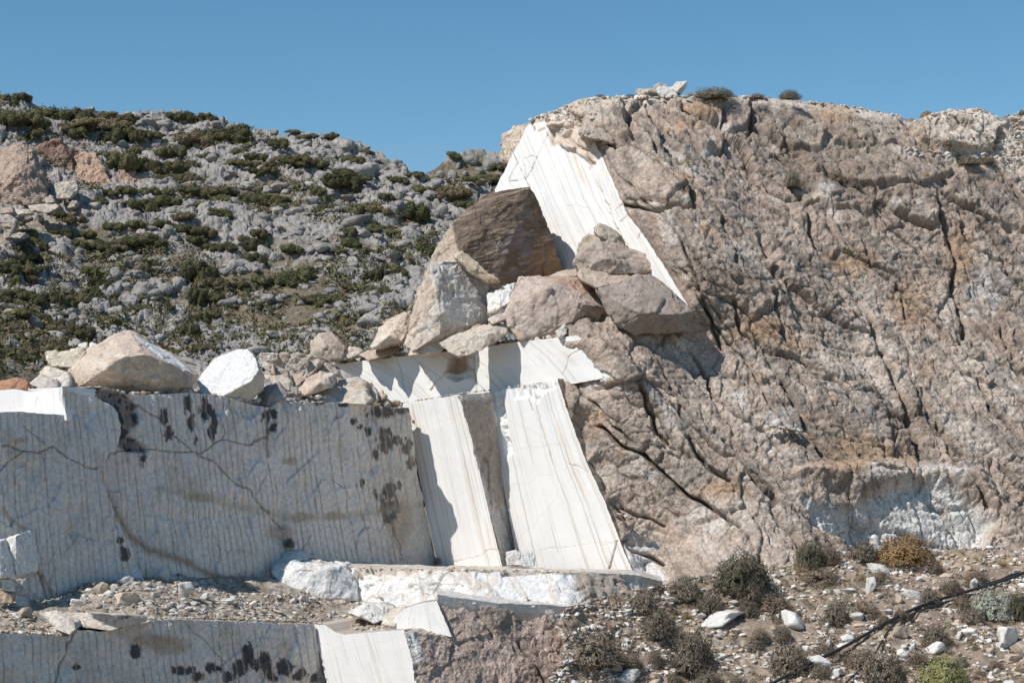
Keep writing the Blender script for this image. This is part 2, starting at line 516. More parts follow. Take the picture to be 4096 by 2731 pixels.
# joints and fractures: (points, half width in px, depth in m)
CL_CRACKS = [
    ([(648, 138), (657, 154), (674, 166), (685, 176), (691, 192), (696, 206)], 2.6, .55),
    ([(625, 205), (644, 209), (667, 207), (680, 205), (696, 207)], 2.0, .45),
    ([(599, 137), (612, 146), (630, 148), (648, 158), (662, 165)], 1.8, .40),
    ([(622, 113), (634, 121), (640, 131), (648, 140)], 1.6, .3),
    ([(641, 100), (650, 112), (662, 124), (668, 138), (678, 150)], 2.2, .4),
    ([(683, 105), (697, 114), (716, 119), (732, 130), (752, 140)], 2.2, .45),
    ([(754, 121), (767, 131), (786, 143), (807, 154), (824, 167)], 2.2, .5),
    ([(751, 94), (752, 115), (756, 125), (748, 133)], 2.0, .4),
    ([(722, 108), (722, 130), (724, 152)], 1.2, .25),
    ([(767, 190), (782, 199), (801, 206), (817, 204)], 2.2, .45),
    ([(790, 190), (800, 202), (806, 214)], 2.4, .5),
    ([(878, 201), (904, 213), (916, 222), (934, 228)], 2.6, .5),
    ([(939, 196), (958, 209), (985, 222)], 1.6, .35),
    ([(935, 200), (948, 234), (958, 266), (953, 290), (961, 312), (967, 335)], 2.6, .5),
    ([(802, 198), (812, 232), (826, 262), (845, 285), (861, 302), (876, 333), (889, 366), (907, 406), (926, 452)], 3.0, .5),
    ([(989, 260), (1006, 275), (1023, 290), (1040, 300)], 2.2, .55),
    ([(895, 284), (916, 302), (943, 329)], 1.8, .4),
    ([(782, 384), (793, 400), (803, 418), (818, 445), (833, 470)], 2.8, .6),
    ([(694, 354), (705, 372), (717, 393), (737, 412), (767, 427)], 2.2, .45),
    ([(688, 439), (700, 456), (715, 472), (729, 481)], 2.8, .6),
    ([(726, 436), (744, 461), (762, 489), (777, 499)], 2.8, .6),
    ([(773, 292), (779, 321), (782, 339), (790, 351)], 2.4, .45),
    ([(868, 402), (891, 420), (905, 424)], 1.8, .4),
    ([(979, 381), (992, 410), (1014, 430), (1030, 455)], 2.0, .4),
    ([(639, 387), (648, 405), (656, 428), (667, 443)], 2.4, .5),
    ([(597, 425), (618, 442), (641, 455), (662, 472), (686, 493), (701, 502), (720, 513), (739, 525)], 2.2, .6),
    ([(588, 466), (601, 486), (610, 500), (621, 513)], 3.4, .8),
    ([(621, 505), (645, 518), (660, 524)], 1.6, .3),
    ([(615, 540), (635, 549), (659, 561)], 2.0, .5),
    ([(692, 352), (709, 376)], 2.2, .4),
    ([(705, 300), (712, 330), (722, 350)], 2.4, .45),
    ([(735, 300), (742, 330), (760, 352)], 1.8, .35),
    ([(590, 336), (620, 350), (648, 372), (672, 392)], 2.0, .4),
    ([(900, 300), (905, 318)], 1.4, .3),
    ([(1000, 330), (1016, 360), (1030, 390)], 2.0, .4),
    ([(680, 240), (690, 262), (700, 290)], 1.8, .35),
    ([(725, 215), (735, 240), (742, 270)], 1.6, .3),
    ([(760, 233), (776, 262), (784, 290)], 2.2, .35),
    ([(860, 240), (872, 262), (890, 280)], 1.4, .25),
    ([(850, 392), (862, 396), (880, 410)], 1.4, .3),
    ([(790, 500), (806, 516), (822, 528)], 2.0, .4),
    ([(955, 455), (975, 480), (990, 505)], 2.2, .45),
    ([(860, 455), (875, 470), (900, 478)], 1.8, .35),
    ([(940, 420), (950, 440), (962, 452)], 1.8, .35),
]
PALE_POLY = [(805, 500), (849, 505), (892, 488), (936, 479), (971, 496), (997, 518), (985, 540), (971, 552), (914, 556), (849, 536), (818, 520)]
SHELF_POLY = [(585, 330), (692, 330), (702, 337), (640, 342), (585, 341)]

def cliff_disp(g):
    P_ = g.P
    j = J(g.P)
    warp = fbm(g.P * .35, 3, seed=21)[:, None]
    big = fbm(j * np.array([.10, .22, .2]), 3, seed=1)
    amt = .40 + .6 * sstep(-.18, .22, fbm(j * np.array([.10, .24, .2]), 3, seed=31))
    f1, e1 = facet((j + warp * .7) * np.array([.20, .46, .34]), 5, 1.5)
    f2, e2 = facet((j + warp * .35) * np.array([.62, 1.15, .9]), 9, 1.5)
    f3, e3 = facet((P_ + warp * .15) * np.array([2.1, 1.8, 2.1]), 13, 1.5)
    f4, e4 = facet(P_ * np.array([5.2, 5.0, 5.2]), 17, 1.5)
    g.net = np.clip(np.exp(-(e1 / .030) ** 2) * .9 + np.exp(-(e2 / .035) ** 2) * .7 * amt + np.exp(-(e3 / .05) ** 2) * .35, 0, 1)
    flute = fbm(g.P * np.array([4.2, 1.0, .8]) + warp * 1.5, 3, seed=6)
    fl_m = sstep(.0, .4, fbm(g.P * .3, 2, seed=7))
    rg = ridged(j * np.array([.16, 1.1, .6]), 3, seed=2)
    fine = fbm(g.P * 3.0, 4, seed=4)
    ledge_ = fbm(P_ * np.array([.5, .4, 2.6]) + warp * .8, 3, seed=46)
    stri = fbm(P_ * np.array([.7, .7, 6.5]) + warp * 2.0, 3, seed=48) * sstep(-.1, .3, fbm(P_ * .25, 2, seed=49))
    h = .45 * big + .34 * f1 * amt + .11 * f2 * amt + .06 * f3 + .035 * f4 + .06 * stri
    h -= .12 * np.exp(-(e1 / .04) ** 2) * amt + .07 * np.exp(-(e2 / .05) ** 2) * amt + .03 * np.exp(-(e3 / .06) ** 2)
    # sets of long joints running down to the right
    g.joint = np.zeros(len(h))
    for fr, sd_, dep in ((.42, 1, .30), (.95, 2, .16)):
        q = j[:, 1] * fr + .55 * fbm(j * np.array([.10, .30, .2]), 3, seed=70 + sd_) + .10 * fbm(j * np.array([.9, .9, .6]), 3, seed=75 + sd_)
        k = np.floor(q); e = np.abs(q - k - .5) / fr
        pres = sstep(-.02, .22, fbm(np.stack([j[:, 0] * .16, k * 3.7, np.full(len(q), sd_ * 5.0)], -1), 2))
        gj = np.exp(-(e / .05) ** 2) * pres
        h -= dep * gj; h += .10 * (_h3[(k.astype(int) * 13) & 255, 3] - .5) / fr * .6
        g.joint = np.maximum(g.joint, gj)
    h += .18 * (rg - .5) + .05 * fine + .06 * flute * fl_m + .06 * ledge_
    # the benches stay close to the sawn faces on the left
    wl = np.exp(-(line_dist(g.px, g.py, W1_R) / 9) ** 2) + np.exp(-(line_dist(g.px, g.py, W2_R) / 8) ** 2) + np.exp(-(line_dist(g.px, g.py, W3_R) / 9) ** 2)
    h = h * (1 - .9 * np.clip(wl, 0, 1)) - .02 * np.clip(wl, 0, 1)
    wx = g.px + 4.2 * fbm(g.P * 1.1, 4, seed=8); wy = g.py + 4.2 * fbm(g.P * 1.1, 4, seed=9)
    g.crk = np.zeros(len(h))
    for pts, w, d in CL_CRACKS:
        dd = line_dist(wx, wy, pts)
        k = np.exp(-(dd / (w * .75)) ** 2) * np.clip(.95 + .8 * fbm(g.P * .7, 2, seed=12), .3, 1.5)
        h -= k * d * 1.15
        # one lip stands proud of the other
        x0, y0 = pts[0]; x1, y1 = pts[-1]
        side = ((wx - x0) * (y1 - y0) - (wy - y0) * (x1 - x0)) / (math.hypot(x1 - x0, y1 - y0) + 1e-6)
        lip = np.exp(-(dd / (w * 4.5)) ** 2) * (side < 0)
        h += lip * d * .12
        g.crk = np.maximum(g.crk, np.exp(-(dd / (w * .8)) ** 2))
    # freshly broken pale hollow at the foot
    pm = poly_soft(g.px, g.py, PALE_POLY, 7)
    h -= pm * (.15 + 1.15 * sstep(485, 560, g.py))
    h += poly_soft(g.px, g.py - 0, [(800, 470), (900, 462), (980, 470), (1000, 500), (930, 480), (860, 492)], 8) * .5
    # blocky brow along the crest
    brow = 1 - sstep(0, 14, g.py - np.interp(g.px, [500, 529, 583, 700, 766, 888, 940, 1024], [135, 120, 98, 93, 98, 113, 110, 112]))
    # stepped blocks near the upper left
    for poly, d in (([(583, 100), (622, 104), (628, 128), (604, 127), (590, 122)], .7),
                    ([(586, 128), (602, 118), (622, 123), (634, 142), (616, 143), (600, 134)], .8),
                    ([(628, 108), (642, 104), (664, 148), (650, 152), (636, 142)], .55),
                    ([(606, 150), (640, 146), (688, 178), (694, 202), (660, 206), (625, 204), (612, 180)], .10),
                    ([(668, 100), (690, 108), (722, 130), (724, 150), (700, 146), (676, 128)], .6),
                    ([(690, 104), (722, 97), (722, 118), (706, 114)], .5), ([(724, 98), (752, 98), (750, 122), (730, 128)], .5),
                    ([(762, 108), (800, 112), (826, 134), (820, 146), (790, 142), (768, 128)], .7),
                    ([(815, 128), (830, 132), (862, 142), (864, 146), (840, 150), (820, 148)], .3),
                    ([(834, 142), (842, 130), (862, 132), (872, 146), (866, 152)], .5), ([(846, 134), (866, 128), (884, 134), (896, 144), (880, 148)], .5),
                    ([(910, 122), (940, 112), (980, 108), (996, 128), (990, 150), (940, 150), (920, 140)], .8),
                    ([(800, 152), (880, 150), (940, 162), (950, 178), (915, 186), (850, 182), (815, 170)], .6),
                    ([(960, 166), (1030, 160), (1040, 240), (985, 222), (940, 198)], .5),
                    ([(818, 180), (846, 186), (876, 200), (872, 212), (830, 210), (815, 200)], .5),
                    ([(878, 192), (910, 186), (938, 200), (934, 226), (900, 212)], .5),
                    ([(560, 340), (590, 338), (650, 372), (640, 392), (606, 372)], .35),
                    ([(1010, 330), (1030, 322), (1034, 372), (1018, 366), (1008, 350)], .5)):
        h += poly_soft(wx, wy, poly, 1.6) * d * .5
    return h * (.12 + .88 * (1 - brow))

def cliff_col(g):
    P = g.P; n = len(P)
    j = J(P)
    c = np.tile([.415, .345, .295], (n, 1))
    a = fbm(j * np.array([.18, .4, .3]), 4, seed=51)
    c = mix(c, (.50, .435, .38), sstep(-.1, .45, a))
    c = mix(c, (.31, .25, .205), sstep(.1, .55, fbm(P * .28, 4, seed=52)) * .8)
    c = mix(c, (.41, .285, .19), sstep(.2, .55, fbm(P * np.array([.45, .4, .25]), 5, seed=53, gain=.6)) * .75)
    c = mix(c, (.30, .285, .275), sstep(.12, .5, fbm(P * .55, 4, seed=54)) * .75)
    c = mix(c, (.60, .545, .48), sstep(.16, .45, fbm(P * np.array([1.0, .8, 1.6]), 5, seed=55, gain=.6)) * .8)
    c = mix(c, (.47, .43, .39), sstep(.2, .5, fbm(P * np.array([1.7, 1.4, 1.7]), 4, seed=57)) * .6)
    st = fbm(j * np.array([.12, 1.6, .9]), 4, seed=60)
    c = mix(c, (.215, .19, .17), sstep(.08, .36, st) * .68)
    c = mix(c, (.26, .225, .20), sstep(.05, .45, fbm(j * np.array([.07, .16, .1]), 3, seed=67)) * .5)
    c = mix(c, (.60, .56, .52), sstep(.18, .42, fbm(j * np.array([.25, .9, .5]), 4, seed=68)) * .6)
    c = mix(c, (.17, .14, .12), g.joint * .6)
    c = mix(c, (.56, .505, .455), sstep(420, 540, g.py) * .45 * sstep(-.3, .2, fbm(P * .5, 3, seed=66)))
    c *= np.array([.985, .93, .875]) * (1 + .24 * fbm(P * 2.2, 4, seed=56) + .16 * fbm(P * 7.0, 2, seed=62))[:, None]
    wx = g.px + 5 * fbm(P * .8, 3, seed=58); wy = g.py + 5 * fbm(P * .8, 3, seed=59)
    # top zone is darker brown crust, crest dusty and pale
    c = mix(c, (.235, .18, .135), blob(wx, wy, 850, 160, 130, 42, .4) * .5 * sstep(-.3, .2, fbm(P * .4, 3, seed=61)))
    crest = np.interp(g.px, [500, 529, 583, 700, 766, 888, 940, 1024], [135, 120, 98, 93, 98, 113, 110, 112])
    c = mix(c, (.66, .59, .51), (1 - sstep(2, 13, wy - crest)) * .8)
    for bx, by, rx, ry, kk in ((568, 122, 44, 24, .65), (545, 140, 26, 14, .6), (962, 128, 36, 24, .8), (1010, 140, 40, 34, .75), (975, 156, 40, 9, .8), (1024, 158, 30, 18, .7),
                               (610, 112, 22, 14, .4)):
        c = mix(c, (.64, .555, .465), blob(wx, wy, bx, by, rx, ry, .5) * kk)
    for bx, by, rx, ry in ((739, 391, 12, 8), (987, 287, 17, 17), (839, 420, 13, 7), (791, 428, 14, 6), (779, 414, 14, 8), (745, 402, 12, 5), (883, 476, 24, 9),
                           (592, 383, 8, 10), (606, 374, 6, 6), (597, 478, 8, 10), (610, 525, 8, 14), (640, 545, 16, 8), (905, 205, 14, 7), (648, 470, 14, 8),
                           (712, 158, 9, 10), (830, 196, 12, 7), (930, 470, 20, 8), (700, 520, 26, 12), (760, 505, 16, 8), (960, 470, 14, 10)):
        c = mix(c, (.64, .61, .575), blob(wx, wy, bx, by, rx, ry, .6) * .6 * sstep(-.25, .15, fbm(P * 1.6, 3, seed=64)))
    c = mix(c, (.68, .655, .62), poly_soft(wx, wy, PALE_POLY, 6) * .9)
    c = mix(c, (.68, .66, .64), poly_soft(wx, wy, [(612, 540), (632, 546), (668, 574), (640, 586), (590, 590), (628, 568)], 3) * .85)
    for bx, by, rx, ry in ((862, 450, 30, 16), (840, 470, 18, 10), (900, 455, 16, 12), (700, 108, 22, 8), (690, 124, 16, 6), (833, 112, 20, 12), (850, 262, 26, 12), (915, 300, 22, 24),
                           (720, 490, 26, 9), (800, 345, 20, 8), (760, 330, 30, 12), (960, 250, 14, 26)):
        c = mix(c, (.42, .265, .15), blob(wx, wy, bx, by, rx, ry, .6) * .55)
    c = mix(c, (.19, .15, .12), g.net * .5 * sstep(-.25, .2, fbm(P * .6, 3, seed=65)))
    c = mix(c, (.20, .155, .12), np.clip(g.crk, 0, 1) * .5)
    return c

cliff = sheet('cliff',
    top=[(521, 131), (525, 125), (531, 121), (551, 113), (570, 103), (583, 99), (596, 97), (610, 97), (636, 98), (668, 97), (700, 94), (735, 96), (766, 98),
         (805, 101), (849, 107), (888, 113), (918, 118), (930, 114), (945, 110), (980, 108.5), (990, 112), (1000, 116), (1024, 112), (1100, 110)],
    bottom=[(600, 606), (700, 596), (850, 572), (1024, 566), (1100, 566)],
    left=[(521, 131), (532, 200), (556, 330), (575, 450), (600, 606)], right=[(1100, 110), (1100, 566)],
    surf=cliff_depth, res=(1.0, 1.0), disp=cliff_disp, col=cliff_col, back=(-1, 16, -1.0), rough_edge=1.6, seed=3)
add_obj('cliff', cliff.mesh, M_CLIFF, label='huge weathered brown rock cliff with diagonal joints on the right', cat='cliff')

# ------------------------------------------------------------------ slope of soil and stones in the lower right
def slope_disp(g):
    return .38 * fbm(g.P * .35, 4, seed=71) + .10 * fbm(g.P * 1.6, 4, seed=72) + .03 * fbm(g.P * 6, 3, seed=73)
def slope_col(g):
    c = np.tile([.285, .22, .165], (len(g.P), 1))
    c = mix(c, (.36, .285, .22), sstep(-.1, .5, fbm(g.P * .6, 4, seed=74)))
    c = mix(c, (.235, .18, .135), sstep(.05, .5, fbm(g.P * .9, 4, seed=75)) * .8)
    c = mix(c, (.48, .42, .35), sstep(.25, .5, fbm(g.P * 3.0, 3, seed=76)) * .6)
    c = mix(c, (.40, .27, .17), blob(g.px, g.py, 620, 612, 60, 12, .6) * .5)
    c = mix(c, (.42, .29, .185), blob(g.px, g.py, 960, 561, 70, 7, .6) * .6)
    return c
slope = sheet('slope',
    top=[(566, 606, 61.2), (600, 598, 62.6), (640, 590, 64.4), (680, 580, 66.0), (740, 574, 66.9), (820, 556, 68.5), (850, 549, 69.0), (914, 553, 69.2), (980, 550, 69.6), (1024, 541, 70.4), (1110, 532, 71)],
    bottom=[(520, 740, 57.5), (1110, 740, 56.5)],
    left=[(566, 606, 61.2), (560, 660, 59.6), (520, 740, 57.5)], right=[(1110, 532, 71), (1110, 640, 63), (1110, 740, 56.5)],
    surf=None, res=(1.2, 1.2), disp=slope_disp, col=slope_col, back=(0, 4, -4), seed=4)
add_obj('slope', slope.mesh, M_DIRT, kind='structure')

# ------------------------------------------------------------------ sawn white faces
def veins(g, seed, n=26, dark=(.30, .285, .265), ochre=(.60, .49, .36), strength=1.0, wob=.012):
    rs = np.random.RandomState(seed)
    c = np.tile([.765, .75, .72], (len(g.P), 1))
    u, t = g.s, g.t
    tt = np.linspace(0, 1, 500)
    # broad soft bands
    band = fbm(np.stack([u * 9, t * .5, np.full_like(u, seed)], -1), 3)
    c = mix(c, (.66, .66, .655), sstep(.0, .5, band) * .55)
    c = mix(c, (.73, .675, .59), sstep(.15, .6, fbm(np.stack([u * 16, t * .7, np.full_like(u, seed + 3)], -1), 3)) * .25)
    for k in range(n):
        u0 = rs.rand(); w = rs.choice([.0016, .0026, .004, .010], p=[.45, .3, .17, .08]) * rs.uniform(.7, 1.4)
        line = u0 + wob * np.interp(t, tt, fbm(np.stack([np.full_like(tt, k * 3.3), tt * 2.2, np.full_like(tt, seed)], -1), 3))
        d = np.abs(u - line)
        fade = sstep(-.35, .25, np.interp(t, tt, fbm(np.stack([np.full_like(tt, k * 7.7), tt * 3.0, np.full_like(tt, seed * 2.0)], -1), 3)) + rs.uniform(-.15, .25))
        m = np.exp(-(d / w) ** 2) * fade * rs.uniform(.3, 1.0) * strength
        c = mix(c, ochre if rs.rand() < .4 else dark, np.clip(m, 0, 1))
        m2 = np.exp(-(d / (w * 4.5)) ** 2) * fade * .15 * strength
        c = mix(c, ochre, np.clip(m2, 0, 1))
    # hairline crossing fractures
    for k in range(4):
        a = rs.uniform(-.6, .6); b = rs.rand()
        q = t - (b + a * (u - .5)) + .03 * fbm(np.stack([u * 6, np.full_like(u, k), np.full_like(u, seed)], -1), 3)
        c = mix(c, (.60, .57, .53), np.exp(-(q / .003) ** 2) * .45)
    c *= (1 + .03 * fbm(g.P * 1.5, 3, seed=seed))[:, None]
    return c

def crack_fn(cracks, amp=.012, seed=1, extra=None):
    def f(g):
        h = amp * fbm(g.P * .9, 3, seed=seed)
        wx = g.px + 2.4 * fbm(g.P * 1.8, 4, seed=seed + 1, gain=.6); wy = g.py + 2.4 * fbm(g.P * 1.8, 4, seed=seed + 2, gain=.6)
        g.crk = np.zeros(len(h))
        for pts, w, d in cracks:
            dd = line_dist(wx, wy, pts)
            k = np.exp(-(dd / (w * .46)) ** 2) * np.clip(.8 + .9 * fbm(g.P * 1.3, 2, seed=seed + 7), .25, 1.1)
            h -= k * d * .35
            g.crk = np.maximum(g.crk, k * min(1, d * 4 + .25))
        if extra is not None:
            h = h + extra(g)
        return h
    return f

def sawn_col(seed, n, strength=1.0, extra=None, dirt=(.36, .27, .19)):
    def f(g):
        c = veins(g, seed, n, strength=strength)
        c = mix(c, dirt, np.clip(g.crk, 0, 1) * .85)
        if extra is not None:
            c = extra(g, c)
        return c
    return f

def top_break(g, c):
    """weathered brown crust and broken bits at the head of the upper slab"""
    wx = g.px + 4 * fbm(g.P * 1.6, 3, seed=81); wy = g.py + 4 * fbm(g.P * 1.6, 3, seed=82)
    m = poly_soft(wx, wy, [(548, 112), (590, 112), (602, 146), (591, 170), (584, 158), (574, 150), (563, 146), (551, 146)], 1.5)
    c = mix(c, (.60, .485, .385), m * .9)
    return c

# upper slab
CR_W1 = [([(551, 127), (545, 140), (538, 154), (526, 178)], .9, .20), ([(517, 153), (519, 161), (512, 172), (509, 186)], .9, .2),
         ([(516, 144), (522, 159), (526, 178), (530, 188)], .9, .18), ([(523, 159), (530, 156), (537, 157)], .8, .12), ([(510, 182), (526, 178)], .8, .15),
         ([(584, 146), (592, 166), (597, 183), (605, 197), (614, 222), (629, 250)], 1.3, .30), ([(588, 148), (595, 166), (601, 186)], .9, .15),
         ([(616, 209), (622, 203), (625, 196)], .8, .2), ([(620, 222), (627, 216), (628, 210)], .9, .2), ([(563, 205), (577, 205), (592, 210), (602, 216)], .6, .06),
         ([(556, 129), (564, 140), (576, 146)], .8, .15), ([(640, 222), (641, 230), (638, 238)], .8, .2), ([(655, 258), (664, 256)], .7, .12)]
def w1_extra(g):
    wx = g.px + 2 * fbm(g.P * 1.6, 3, seed=83); wy = g.py + 2 * fbm(g.P * 1.6, 3, seed=84)
    m = poly_soft(wx, wy, [(548, 110), (592, 110), (602, 146), (591, 170), (584, 158), (574, 150), (563, 146), (551, 146)], 1.6)
    F1, F2, ID = worley(g.P * 1.3, 3)
    step = .05 * (_h3[(np.floor(g.s * 7).astype(int) * 7) & 255, 3] - .5)
    return m * (.12 + .35 * (_h3[ID, 3] - .5) - .25 * np.exp(-((F2 - F1) / .08) ** 2) + .12 * fbm(g.P * 2, 3)) + step
w1 = sheet('sawn_face', top=[(513, 152), (521, 138), (529, 123), (540, 122), (560, 118), (586, 130), (597, 143)], bottom=[(576, 306), (640, 306), (690, 308)],
           left=[(513, 152), (530, 190), (550, 240), (576, 306)], right=W1_R + [(690, 308)],
           surf=on(PL_W1), res=(.55, .9), disp=crack_fn(CR_W1, .02, 91, w1_extra), col=sawn_col(5, 24, .9, top_break), back=(1.2, 1.6, 0), rough_edge=1.0, seed=7, side=(.40, .32, .255))
add_obj('marble_slab', w1.mesh, M_SAWN, label='tall leaning white sawn marble slab face with ochre veins below the cliff top', cat='marble face')
w1b = sheet('sawn_slab_corner', top=[(495, 189), (504, 171), (513, 152)], bottom=[(497, 200), (516, 198), (536, 205)], left=[(495, 189), (497, 200)], right=[(513, 152), (524, 176), (536, 205)],
            surf=on(PL_W1), res=(.6, .9), disp=crack_fn(CR_W1, .02, 92), col=sawn_col(15, 8, .9), back=(1.0, 1.6, 0), rough_edge=1.0, seed=8, side=(.42, .34, .27))
add_obj('marble_slab', w1b.mesh, M_SAWN, label='small cracked white marble wedge left of the tall leaning slab', cat='marble face')

# middle ledge face
CR_W2 = [([(398, 356), (403, 382), (407, 399)], .8, .12), ([(448, 367), (437, 381), (431, 390)], 1.2, .25), ([(472, 357), (474, 370), (476, 382), (477, 391)], 1.4, .25),
         ([(581, 348), (568, 357), (567, 364), (562, 374)], .8, .14), ([(360, 372), (366, 362)], .6, .05), ([(420, 360), (430, 384)], .6, .06), ([(520, 346), (540, 372)], .6, .05)]
def w2_cav(g):
    m = poly_soft(g.px, g.py, [(450, 352), (472, 350), (474, 364), (468, 376), (456, 380), (447, 376)], 2)
    return -m * (.55 + .3 * fbm(g.P * 2, 3))
def w2_colx(g, c):
    m = poly_soft(g.px, g.py, [(450, 352), (460, 352), (456, 370), (450, 374), (446, 372)], 1.5)
    c = mix(c, (.36, .22, .14), m * .85)
    m = poly_soft(g.px, g.py, [(462, 352), (474, 350), (476, 380), (468, 378)], 2)
    return mix(c, (.52, .43, .33), m * .7)
w2 = sheet('sawn_face', top=[(333, 364), (390, 357), (448, 351), (480, 347), (520, 341), (577, 335)], bottom=[(402, 412), (461, 404), (513, 396), (557, 386), (614, 376)],
           left=[(333, 364), (370, 385), (402, 412)], right=[(577, 335), (596, 352), (614, 376)],
           surf=on(PL_W2), res=(.55, .9), disp=crack_fn(CR_W2, .015, 93, w2_cav), col=sawn_col(8, 22, .8, w2_colx), back=(1.6, 3.4, 0), rough_edge=.9, seed=9, side=(.38, .31, .25))
add_obj('marble_ledge', w2.mesh, M_SAWN, label='long low white sawn marble ledge carrying the boulder pile', cat='marble face')

# main white faces and the drilled rib between them
CR_3A = [([(451, 561), (472, 558), (491, 549), (505, 552)], .8, .1)]
w3a = sheet('sawn_face', top=[(404, 405), (461, 394), (463, 394)], bottom=[(440, 574), (470, 576), (506, 574)], left=[(404, 405), (412, 440), (424, 500), (440, 574)],
            right=[(460, 394), (472, 440), (485, 495), (504, 574)], surf=on(PL_W3A), res=(.4, .9), disp=crack_fn(CR_3A, .012, 94), col=sawn_col(21, 34, 1.0),
            back=(0, 2.5, 0), rough_edge=.6, seed=10, side=(.45, .38, .31))
add_obj('marble_slab', w3a.mesh, M_SAWN, label='white sawn marble panel with close dark veins left of the brown drilled rib', cat='marble face')
CR_3B = [([(534, 410), (543, 436), (554, 464)], .8, .15), ([(566, 461), (573, 464), (590, 472)], .7, .12), ([(522, 552), (543, 549), (568, 547), (610, 541)], .6, .06),
         ([(617, 541), (613, 556), (608, 569)], 1.3, .25), ([(540, 388), (550, 388), (556, 384)], .8, .15), ([(528, 386), (531, 402), (534, 412)], 1.0, .15),
         ([(620, 540), (600, 545)], .6, .08)]
def w3b_top(g):
    m = poly_soft(g.px + 1.5 * fbm(g.P * 2, 3, seed=3), g.py + 1.5 * fbm(g.P * 2, 3, seed=5), [(510, 380), (558, 374), (556, 387), (546, 390), (536, 402), (528, 396), (514, 398)], 1.5)
    return -m * (.12 + .15 * fbm(g.P * 2.2, 3, seed=9)) - .25 * poly_soft(g.px, g.py, [(488, 385), (500, 385), (512, 452), (506, 455), (503, 430)], 2) * (.6 + fbm(g.P * 2.5, 3))
w3b = sheet('sawn_face', top=[(488, 392), (513, 387), (535, 383), (557, 378)], bottom=[(521, 578), (580, 578), (636, 577)], left=[(488, 392), (493, 425), (497, 448), (504, 490), (521, 578)],
            right=[(557, 378), (563, 396), (570, 418), (586, 461), (605, 501), (620, 540), (628, 561), (636, 577)], surf=on(PL_W3B), res=(.5, .9),
            disp=crack_fn(CR_3B, .012, 95, w3b_top), col=sawn_col(34, 30, 1.0), back=(1.6, 3.0, 0), rough_edge=1.0, seed=11, side=(.37, .30, .24))
add_obj('marble_slab', w3b.mesh, M_SAWN, label='broad white sawn marble panel against the brown cliff, right of the drilled rib', cat='marble face')

